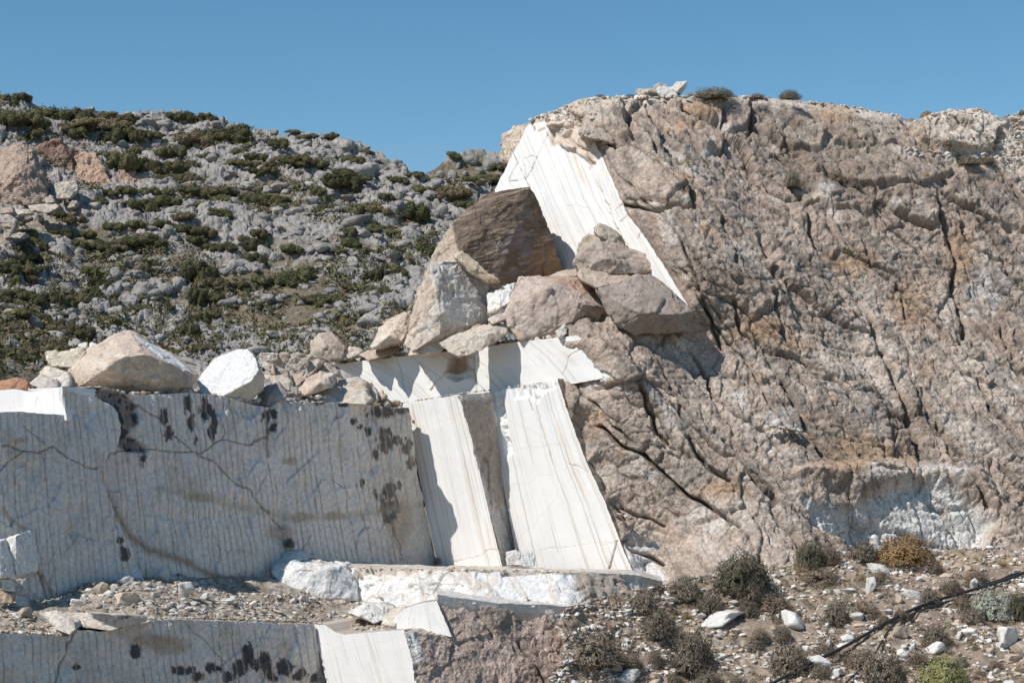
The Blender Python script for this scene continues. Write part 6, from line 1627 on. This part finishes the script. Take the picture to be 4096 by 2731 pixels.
SM += [(q, o2b) for q in ((1970, 1035, 40, 60), (1745, 1205, 60, 50), (840, 1455, 80, 40), (1160, 1445, 80, 40), (1370, 890, 100, 40), (1390, 950, 40, 40), (1200, 815, 60, 40), (1025, 1205, 60, 40), (1355, 1305, 50, 40), (2150, 1000, 60, 40), (1870, 940, 90, 60), (1920, 1470, 60, 40),
    (930, 1510, 40, 30), (1830, 1270, 40, 30), (1860, 1290, 35, 28), (1900, 1280, 40, 30), (1850, 1250, 35, 25), (1650, 780, 25, 20), (1250, 870, 25, 18), (1360, 1235, 60, 40), (1290, 960, 60, 30), (2080, 1320, 40, 60), (2150, 1330, 70, 40), (1310, 1350, 60, 40))]
for (zx, zy, zw, zh), og in SM:
    put_stone(slope, og[0] + zx * kr, og[1] + zy * kr, zw * kr, zh * kr, 'small white stone lying on the stony slope', 'small white stones on the slope', kind='w' if rs.rand() < .8 else 't')
n = 0
while n < 130:
    x, y = rs.uniform(590, 1024), rs.uniform(565, 682)
    if y < np.interp(x, [590, 740, 850, 1024], [600, 580, 556, 552]): continue
    w = rs.uniform(3.5, 9); put_stone(slope, x, y, w, w * rs.uniform(.45, .85), 'small white stone lying on the stony slope', 'small white stones on the slope', kind='wwwt'[rs.randint(4)]); n += 1
def chips(name, g, n, seed, smin, smax, cols, cond=None):
    r2 = np.random.RandomState(seed)
    sel = np.nonzero((g.px > -20) & (g.px < 1050) & (g.py < 700) & (cond(g.px, g.py) if cond else True))[0]
    k = r2.choice(sel, n)
    sz = smin + (smax - smin) * r2.rand(n) ** 3
    cc = np.asarray(cols)[r2.randint(len(cols), size=n)] * r2.uniform(.8, 1.15, (n, 1))
    return many_stones(name, ANG, g.V[k], sz, cc, M_RUBBLE, seed)
CHIPC = [(.66, .63, .58), (.58, .53, .47), (.46, .375, .295), (.36, .29, .23), (.62, .58, .52), (.40, .32, .25)]
dens = lambda x, y: fbm(np.stack([x * .03, y * .06, x * 0], -1), 3, seed=3) > -.12
chips('slope_gravel', slope, 6500, 21, .016, .15, CHIPC, dens)
chips('terrace_gravel', terrace, 4600, 22, .016, .14, CHIPC, lambda x, y: (fbm(np.stack([x * .03, y * .09, x * 0], -1), 3, seed=4) > -.2) & ((x < 210) | (y > 592)))
# stones one can tell apart on the terrace
kt, ot = .1245, (0, 487.5)
TB = [((1300, 720, 150, 120), 'white wedge-shaped stone leaning against the foot of the drilled wall', 'w', .2), ((1460, 880, 150, 160), 'upright pale grey boulder in the middle of the terrace rubble', 'w', .3), ((1020, 950, 240, 120), 'tan boulder with a hollow top on the terrace rubble mound', 't', None),
      ((830, 890, 110, 120), 'tan pointed stone at the left of the rubble mound', 't', .4), ((1000, 830, 180, 80), 'pile of white broken stone on top of the rubble mound', 'w', None), ((1870, 890, 75, 60), 'white stone on the terrace right of the upright boulder', 'w', None), ((2010, 770, 110, 70), 'brown slab lying near the large white block', 't', .4),
      ((1640, 910, 90, 60), 'white square stone right of the upright boulder', 'w', None), ((770, 985, 80, 50), 'small tan stone at the terrace lip', 't', None), ((1830, 935, 90, 60), 'cream stone near the middle of the terrace lip', 'w', None), ((200, 1010, 150, 110), 'pinkish block at the left end of the terrace', 't', None), ((620, 970, 130, 60), 'grey flat stone in shade at the wall foot', 'w', None)]
for (zx, zy, zw, zh), lab, kd, an in TB:
    put_stone(terrace, ot[0] + zx * kt, ot[1] + zy * kt, zw * kt, zh * kt, lab, None, 'stone', kd, ang=an, nm='terrace_stone')
TS = [((350, 890, 60, 60), oB), ((420, 890, 80, 70), oB), ((500, 900, 70, 60), oB), ((30, 915, 70, 60), oB), ((230, 985, 80, 40), oB), ((410, 1040, 45, 70), oB), ((555, 1060, 50, 50), oB), ((480, 1075, 40, 30), oB), ((110, 990, 70, 40), oB), ((700, 1165, 80, 50), oB), ((980, 1120, 40, 30), oB),
      ((820, 1110, 40, 40), oB), ((760, 1010, 50, 25), oB), ((330, 960, 40, 30), oB), ((440, 960, 25, 45), oB), ((1680, 740, 50, 35), ot), ((1550, 800, 70, 40), ot), ((1440, 790, 80, 35), ot), ((1410, 830, 80, 35), ot), ((860, 940, 90, 60), ot), ((1220, 930, 80, 40), ot), ((1700, 890, 40, 25), ot), ((1640, 1005, 60, 40), ot),
      ((1890, 990, 50, 50), ot), ((2020, 1000, 60, 30), ot), ((2050, 920, 50, 40), ot), ((1240, 850, 60, 30), ot), ((30, 1040, 60, 30), ot), ((90, 1080, 80, 40), ot), ((250, 1110, 60, 50), ot), ((330, 1120, 60, 40), ot), ((120, 940, 90, 40), ot), ((60, 1100, 70, 40), ot), ((700, 900, 60, 30), ot), ((1310, 1000, 70, 30), ot), ((1500, 985, 90, 35), ot)]
for (zx, zy, zw, zh), og in TS:
    put_stone(terrace, og[0] + zx * kt, og[1] + zy * kt, zw * kt, zh * kt, 'small pale stone in the rubble of the terrace', 'small stones of the terrace rubble', kind='wwt'[rs.randint(3)])
n = 0
while n < 70:
    x, y = rs.uniform(0, 420), rs.uniform(580, 632)
    if y < np.interp(x, [0, 67, 149, 270, 360, 420], [606, 602, 582, 590, 606, 612]): continue
    w = rs.uniform(3, 6.5); put_stone(terrace, x, y, w, w * rs.uniform(.45, .85), 'small pale stone in the rubble of the terrace', 'small stones of the terrace rubble', kind='wwt'[rs.randint(3)]); n += 1

# chips lying along lips and feet of the cuts
def lip_chips(name, line, depth, n, seed, smin=.03, smax=.12, spread=(0, .5), up=.03, cols=CHIPC):
    r2 = np.random.RandomState(seed)
    q = resample(line, 400)[r2.randint(400, size=n)]
    d = np.array([depth(a, b) for a, b in q[:, :2]]) + r2.uniform(*spread, n)
    P = at(q[:, 0], q[:, 1], d); P[:, 2] += up
    sz = smin + (smax - smin) * r2.rand(n) ** 2.5
    many_stones(name, ANG, P, sz, np.asarray(cols)[r2.randint(len(cols), size=n)], M_RUBBLE, seed)
lip_chips('ledge_rubble', [(340, 363), (390, 356), (448, 350.5), (500, 343), (555, 337)], lambda x, y: float(depth_on(x, y, PL_W2)), 330, 31, .04, .24, (.1, 1.6))
lip_chips('ledge_rubble', [(404, 403), (461, 393.5), (500, 389), (540, 383)], lambda x, y: float(depth_on(x, y, PL_W3A if x < 462 else PL_W3B)), 110, 32, .02, .07, (.05, .4))
lip_chips('ledge_rubble', [(330, 565), (380, 568), (440, 569), (520, 570), (590, 573)], lambda x, y: float(np.interp(x, [340, 418, 474, 560, 634], [67.5, 65.5, 63.9, 63.5, 65.3])), 1000, 33, .02, .12, (0, 5.5), up=0)
lip_chips('ledge_rubble', [(440, 602), (500, 607), (560, 609), (584, 610)], lambda x, y: float(depth_on(x, y, PL_BF)), 520, 45, .02, .12, (0, 2.6), up=.06)
lip_chips('wall_top_rubble', [(90, 388), (130, 394), (190, 392), (240, 400), (290, 402), (360, 404), (400, 408)], lambda x, y: float(depth_on(x, y, PL_G1)), 200, 34, .03, .16, (.15, 1.0))
lip_chips('wall_top_rubble', [(250, 392), (290, 396), (330, 398), (380, 402), (402, 405)], lambda x, y: float(depth_on(x, 402, PL_G1)), 160, 35, .05, .26, (.4, 2.6))
lip_chips('terrace_lip_rubble', [(0, 632), (66, 635)], lambda x, y: float(depth_on(x, y, PL_G3)), 160, 36, .02, .12, (0, 1.0))
lip_chips('terrace_lip_rubble', [(140, 619), (200, 618), (312, 622), (330, 627), (345, 633), (380, 630)], lambda x, y: float(depth_on(min(x, 312), 622, PL_G3)), 300, 37, .02, .11, (0, 1.2))
lip_chips('crest_rubble', [(530, 121), (552, 113), (575, 106), (600, 98), (660, 98), (690, 97)], lambda x, y: dc(x, y) - .1, 240, 38, .04, .16, (-.3, .8))
lip_chips('crest_rubble', [(690, 95), (760, 98), (850, 107), (900, 116)], lambda x, y: dc(x, y) - .1, 130, 39, .04, .14, (-.2, .8))
chips('crest_rubble', cliff, 900, 40, .03, .17, CHIPC, lambda x, y: ((x > 915) & (y < 122)) | ((x > 995) & (y < 165)) | ((x > 900) & (x < 1020) & (y > 150) & (y < 163)))
chips('crest_rubble', cliff, 260, 41, .03, .14, CHIPC, lambda x, y: (x > 552) & (x < 600) & (y < 132) & (y > 104))
chips('cliff_foot_rubble', slope, 500, 42, .025, .15, CHIPC, lambda x, y: (y < np.interp(x, [568, 640, 740, 850, 1024], [612, 592, 584, 564, 560])))
lip_chips('joint_rubble', [(769, 426), (790, 429), (800, 431)], lambda x, y: dc(x, y) - .25, 60, 43, .04, .14, (-.1, .2))
lip_chips('joint_rubble', [(614, 512), (624, 516), (640, 522)], lambda x, y: dc(x, y) - .3, 40, 44, .04, .12, (-.1, .2))

# ------------------------------------------------------------------ shrubs of the slope
def slope_plant(zx, zy, zw, zh, kind, lab, org=orr, grp=None, g=None, cat=None, nm=None):
    x, y, w, h = org[0] + zx * kr, org[1] + zy * kr, zw * kr, zh * kr
    P, N = near(g or slope, x, y + h * .5)
    sc = P[1] / FPX
    return plant(kind, (P[0], P[1], P[2] - .04), w * sc * 1.2, h * sc * 1.12, rs.uniform(0, 6.28), lab, cat or ('grass' if kind == 'gold' else 'shrub'), grp, nm or ('grass_tuft' if kind == 'gold' else 'dry_shrub'))
for zx, zy, zw, zh, kind, lab in (
    (1240, 475, 415, 215, 'ginger', 'wide ginger-brown dome shrub at the foot of the cliff'), (910, 480, 255, 165, 'grey', 'grey twiggy shrub left of the ginger dome'), (480, 520, 200, 200, 'dark', 'dark green bush at the cliff foot behind the golden grass'),
    (400, 620, 150, 180, 'gold', 'golden grass tuft in front of the dark green bush'), (640, 540, 160, 150, 'brown', 'straw-coloured bush right of the dark green one'), (195, 570, 85, 90, 'gold', 'small golden tuft near the cliff foot, left end of the row'),
    (2040, 570, 140, 90, 'gold', 'golden tuft near the right edge above the hose'), (1490, 610, 125, 120, 'brown', 'thin leggy brown shrub right of the ginger dome'), (1370, 650, 70, 80, 'gold', 'small tuft left of the thin leggy shrub'),
    (1030, 720, 130, 120, 'brown', 'brown bush between the flat white rock and the standing stone'), (900, 710, 95, 100, 'gold', 'straw tuft left of the flat white rock'), (1555, 1465, 405, 235, 'olive', 'yellow-green round shrub at the bottom edge'),
    (1960, 880, 335, 220, 'sage', 'silvery sage green shrub under the hose at the right'), (1700, 900, 160, 130, 'brown', 'brown shrub touching the sage green one'), (310, 1340, 335, 250, 'grey', 'broad grey shrub above the lower end of the long hose'),
    (690, 960, 225, 200, 'grey', 'grey shrub with yellow tips in the middle of the slope'), (920, 960, 225, 150, 'brown', 'brown low shrub below the standing stone'), (1080, 1420, 335, 240, 'grey', 'big grey-brown shrub between the fork of the hoses and the olive shrub'),
    (880, 1310, 285, 150, 'brown', 'brown shrub inside the fork of the two hoses'), (1490, 1150, 185, 200, 'grey', 'upright grey shrub right of the hose fork'), (1780, 1010, 205, 130, 'grey', 'grey low shrub left of the sage green one'), (1340, 1330, 175, 120, 'brown', 'small brown shrub below the white block at the fork'),
    (1070, 1080, 135, 90, 'brown', 'small brown shrub on the upper side of the hose'), (260, 1150, 155, 120, 'grey', 'grey shrub in front of the large rounded boulder'), (190, 890, 265, 160, 'brown', 'brown shrub above the large rounded boulder'),
    (1820, 720, 205, 120, 'brown', 'brown tuft-like shrub behind the upright oval stone'), (2155, 920, 150, 220, 'dark', 'dark bush cut by the right edge'), (560, 690, 285, 120, 'brown', 'low brown mat of shrub below the golden grass'), (1230, 1010, 165, 120, 'brown', 'greenish brown shrub under the hose middle'),
    (1450, 870, 155, 120, 'grey', 'grey shrub right of the long tilted white rock'), (1620, 780, 165, 120, 'grey', 'round grey shrub in the upper right of the slope'), (560, 1490, 155, 120, 'grey', 'grey shrub under the long hose near the bottom'), (2150, 1435, 95, 80, 'gold', 'golden tuft at the right edge near the bottom'),
    (610, 1245, 155, 80, 'grey', 'small grey shrub left of the long hose'), (1700, 1330, 120, 90, 'grey', 'small dark grey shrub above the olive one'), (40, 1230, 160, 120, 'grey', 'grey shrub on the left part of the slope below the rounded boulder'), (1980, 1390, 130, 90, 'brown', 'small brown shrub near the tan and white slab'),
    (950, 1480, 160, 120, 'gold', 'dry grass clump at the bottom edge between the hoses')):
    slope_plant(zx, zy, zw, zh, kind, lab)
for zx, zy, zw, zh, kind, lab in (
    (1930, 690, 430, 290, 'dark', 'large dark green bush at the upper left of the slope'), (2010, 820, 230, 200, 'grey', 'grey dead half of the large dark green bush'), (1500, 790, 255, 200, 'grey', 'grey shrub left of the large dark green bush'), (1140, 940, 225, 200, 'grey', 'leftmost grey shrub under the brown rock'),
    (1260, 1080, 265, 250, 'grey', 'dense grey shrub right of the leftmost one'), (1510, 990, 145, 130, 'gold', 'yellow grass clump between the grey shrubs'), (1700, 900, 235, 200, 'grey', 'grey shrub directly below the large dark green bush'), (1540, 1260, 345, 330, 'grey', 'biggest grey shrub, in the left middle of the slope'),
    (780, 1270, 385, 260, 'grey', 'wide grey shrub at the right end of the low brown rock face'), (750, 1430, 140, 150, 'gold', 'spiky straw tuft below the wide grey shrub'), (1060, 1370, 205, 160, 'grey', 'grey shrub above the spotted white boulder'), (1250, 1340, 125, 120, 'grey', 'small grey shrub left of the biggest one'),
    (1900, 1530, 155, 100, 'grey', 'grey shrub at the bottom edge left of the long hose'), (1680, 1490, 225, 170, 'grey', 'grey shrub at the bottom below the biggest one'), (905, 1070, 65, 110, 'gold', 'thin upright straw tuft on the left of the slope'), (1110, 1170, 85, 80, 'gold', 'small straw tuft under the dense grey shrub'),
    (2090, 1180, 155, 120, 'brown', 'brown shrub below the long low white ledge'), (1990, 950, 185, 150, 'grey', 'grey shrub on top of the long low white ledge'), (1410, 1490, 135, 80, 'grey', 'small grey shrub at the bottom right of the tan slab'), (830, 1560, 160, 90, 'grey', 'grey shrub at the bottom edge left of the spotted boulder')):
    slope_plant(zx, zy, zw, zh, kind, lab, org=o2b)
n = 0
while n < 34:
    x, y = rs.uniform(600, 1024), rs.uniform(575, 682)
    if y < np.interp(x, [590, 740, 850, 1024], [610, 590, 566, 565]): continue
    kd = ['brown', 'grey', 'gold', 'brown'][rs.randint(4)]; w = rs.uniform(6, 13)
    P, N = near(slope, x, y); sc = P[1] / FPX
    plant(kd, tuple(P - np.array([0, 0, .03])), w * sc, w * sc * rs.uniform(.4, .65), rs.uniform(0, 6.28), {'brown': 'low brown dry plant on the stony slope', 'grey': 'low grey dry plant on the stony slope', 'gold': 'little straw tuft on the stony slope'}[kd],
          'grass' if kd == 'gold' else 'shrub', {'brown': 'low brown plants on the slope', 'grey': 'low grey plants on the slope', 'gold': 'little straw tufts on the slope'}[kd], 'grass_tuft' if kd == 'gold' else 'low_plant'); n += 1

sel = rs.choice(np.nonzero((slope.px > 570) & (slope.px < 1040) & (slope.py < 695))[0], 2600)
sel = sel[fbm(np.stack([slope.px[sel] * .02, slope.py[sel] * .04, sel * 0.0], -1), 3, seed=8) > -.12]
scrub('dry_grass_litter', slope.V[sel], rs.uniform(.05, .17, len(sel)), [(.25, .19, .12), (.34, .26, .16), (.17, .13, .09), (.20, .17, .12), (.13, .11, .08)], 12)
sel = rs.choice(np.nonzero((terrace.px > -10) & (terrace.px < 440))[0], 500)
scrub('dry_grass_litter', terrace.V[sel], rs.uniform(.03, .09, len(sel)), [(.25, .19, .12), (.30, .23, .15), (.17, .13, .09)], 13)

# plants on the cliff, its crest and the walls
k7, o7 = .12756, (725, 75)
for x, y, w, h, kind, lab in (
    (o7[0] + 515 * k7, o7[1] + 800 * k7, 20, 20, 'grey', 'dark twiggy bush hanging in a cleft of the upper cliff'), (o7[0] + 870 * k7, o7[1] + 760 * k7, 18, 15, 'brown', 'straw-coloured bush on a ledge of the upper cliff'),
    (o7[0] + 1010 * k7, o7[1] + 830 * k7, 13, 11, 'grey', 'small dark bush right of the straw-coloured one on the cliff'), (o7[0] + 1880 * k7, o7[1] + 705 * k7, 30, 10, 'grey', 'low grey bush along the ledge in the upper right of the cliff'), (o7[0] + 2030 * k7, o7[1] + 690 * k7, 20, 8, 'grey', 'low grey bush at the right end of the upper ledge'),
    (o7[0] + 1720 * k7, o7[1] + 575 * k7, 9, 5, 'brown', 'small brown plant at the foot of the pale crest block'), (o7[0] + 1830 * k7, o7[1] + 562 * k7, 5, 6, 'rust', 'small orange plant at the foot of the pale crest block'), (o7[0] + 1540 * k7, o7[1] + 825 * k7, 6, 5, 'rust', 'tiny orange plant beside the pale stone on the cliff'),
    (o7[0] + 2105 * k7, o7[1] + 525 * k7, 8, 5, 'grey', 'small grey plant in the rubble right of the pale crest block'), (680, 138, 8, 9, 'gold', 'dry grass in the joint left of the upper cliff blocks'), (668, 128, 7, 8, 'gold', 'dry grass high in the joint near the crest'), (687, 160, 7, 7, 'gold', 'dry grass low in the joint of the upper cliff'),
    (671, 396, 9, 7, 'gold', 'tuft of dry grass in the shaded cleft right of the white ledge')):
    P, N = near(cliff, x, y + h * .5); sc = P[1] / FPX
    plant(kind, (P[0], P[1] - .15, P[2] - .02), w * sc, h * sc, rs.uniform(0, 6), lab, 'grass' if kind == 'gold' else 'shrub', None, 'grass_tuft' if kind == 'gold' else 'cliff_shrub')
for x, y, w, h, kind, lab in (
    (714, 92, 50, 13, 'dry', 'wide olive-grey bush on the skyline of the cliff top'), (758, 95.5, 18, 6, 'brown', 'low brown bush on the skyline right of the wide one'), (790, 94, 24, 10, 'dry', 'round dry bush on the skyline further right'), (927, 114, 14, 8, 'ginger', 'small ginger dome bush on the skyline near the right'),
    (600, 96, 11, 5, 'brown', 'dry brown tuft at the left of the skyline'), (651, 94, 19, 9, 'grey', 'grey bush in front of the stone group on the cliff top'), (631, 96, 14, 5, 'brown', 'thin dry plants left of the stone group'), (1022, 112, 9, 6, 'brown', 'brown bush on the skyline at the right edge')):
    d_ = 81.6 if x < 900 else 83.4
    P = at(x, y + h * .5, d_); sc = d_ / FPX
    plant(kind, (P[0], P[1], P[2]), w * sc, h * sc, rs.uniform(0, 6), lab, 'shrub', None, 'crest_shrub')
for x, y, w, h, kind, lab, pl, of in (
    (289, 541, 12, 11, 'grey', 'dead bush growing from the crack low on the drilled wall', PL_G1, -.3), (371, 382, 13, 10, 'gold', 'dry grass on the ledge left of the long white ledge', PL_W2, -.5), (438, 559, 8, 8, 'brown', 'dry tuft at the foot of the white panels', PL_W3A, -.5),
    (312, 553, 8, 8, 'gold', 'golden tuft at the top right of the large white block', PL_G1, -.6), (493, 418, 5, 7, 'grey', 'tiny plant on the edge of the drilled rib', PL_W3B, -.2), (497, 578, 4, 3, 'grey', 'tiny dark plant on the broken white ledge', PL_W4, -.1), (309, 591, 6, 6, 'gold', 'small tuft in front of the large white block', PL_G1, -4.6)):
    d_ = float(depth_on(x, y, pl)) + of; P = at(x, y + h * .5, d_); sc = d_ / FPX
    plant(kind, tuple(P), w * sc, h * sc, rs.uniform(0, 6), lab, 'grass' if kind == 'gold' else 'shrub', None, 'grass_tuft' if kind == 'gold' else 'dry_shrub')

# ------------------------------------------------------------------ black hoses across the slope
M_HOSE = bpy.data.materials.new('black_rubber'); M_HOSE.use_nodes = True
_b = M_HOSE.node_tree.nodes['Principled BSDF']
_n = M_HOSE.node_tree.nodes.new('ShaderNodeTexNoise'); _n.inputs['Scale'].default_value = 9
_r = M_HOSE.node_tree.nodes.new('ShaderNodeValToRGB')
_r.color_ramp.elements[0].color = (.012, .012, .014, 1); _r.color_ramp.elements[1].color = (.045, .043, .042, 1)
M_HOSE.node_tree.links.new(_n.outputs['Fac'], _r.inputs['Fac']); M_HOSE.node_tree.links.new(_r.outputs['Color'], _b.inputs['Base Color'])
_b.inputs['Roughness'].default_value = .5
def hose(line, r, lab, lift=.12):
    q = resample(line, 120)
    P = np.array([near(slope, x, y)[0] for x, y in q])
    for _ in range(160):
        P[1:-1] = .5 * P[1:-1] + .25 * (P[:-2] + P[2:])
    P[:, 2] += r + lift
    T = np.gradient(P, axis=0); T /= np.linalg.norm(T, axis=1)[:, None]
    U = np.cross(T, [0, 0, 1.0]); U /= np.linalg.norm(U, axis=1)[:, None]; W = np.cross(U, T)
    m = 10; a = np.linspace(0, 2 * math.pi, m, endpoint=False)
    V = P[:, None] + r * (np.cos(a)[None, :, None] * U[:, None] + np.sin(a)[None, :, None] * W[:, None])
    i = np.arange(120 * m).reshape(120, m); j = np.roll(i, -1, 1)
    F = np.stack([i[:-1], j[:-1], j[1:], i[1:]], -1).reshape(-1, 4)
    org = V[0, 0].copy()
    root = add_obj('hose', mk_mesh('hose', V.reshape(-1, 3), [F]), M_HOSE, label=lab, cat='hose')
    return root, P, T
h1, hp, ht = hose([(770, 694), (786, 683), (808, 667), (837, 653), (872, 638), (887, 629.5), (911, 617), (931, 607), (950, 601), (974, 593), (1006, 586), (1024, 580), (1060, 566)], .052, 'long thick black hose running up the slope to the right edge')
hose([(842, 696), (853, 683), (870, 663), (879.5, 651), (886, 637), (893, 628), (912, 621), (931, 612), (950, 605), (972, 597)], .03, 'thinner black hose branching down to the bottom edge')
hose([(985, 589), (1005, 583), (1026, 576), (1060, 563)], .03, 'thin black hose beside the thick one at the right edge')
# pipe couplings on the thick hose
for f in (.40, .57, .66):
    k = int(f * 119); T = ht[k]; U = np.cross(T, [0, 0, 1.0]); U /= np.linalg.norm(U); W = np.cross(U, T)
    a = np.linspace(0, 2 * math.pi, 12, endpoint=False); R = []
    for s, r_ in ((-.14, .05), (-.13, .066), (.13, .066), (.14, .05)):
        R.append(hp[k] + T * s + r_ * (np.cos(a)[:, None] * U + np.sin(a)[:, None] * W))
    V = np.concatenate(R); i = np.arange(48).reshape(4, 12); j = np.roll(i, -1, 1)
    add_obj('coupling', mk_mesh('coupling', V, [np.stack([i[:-1], j[:-1], j[1:], i[1:]], -1).reshape(-1, 4)]), M_HOSE, parent=h1)
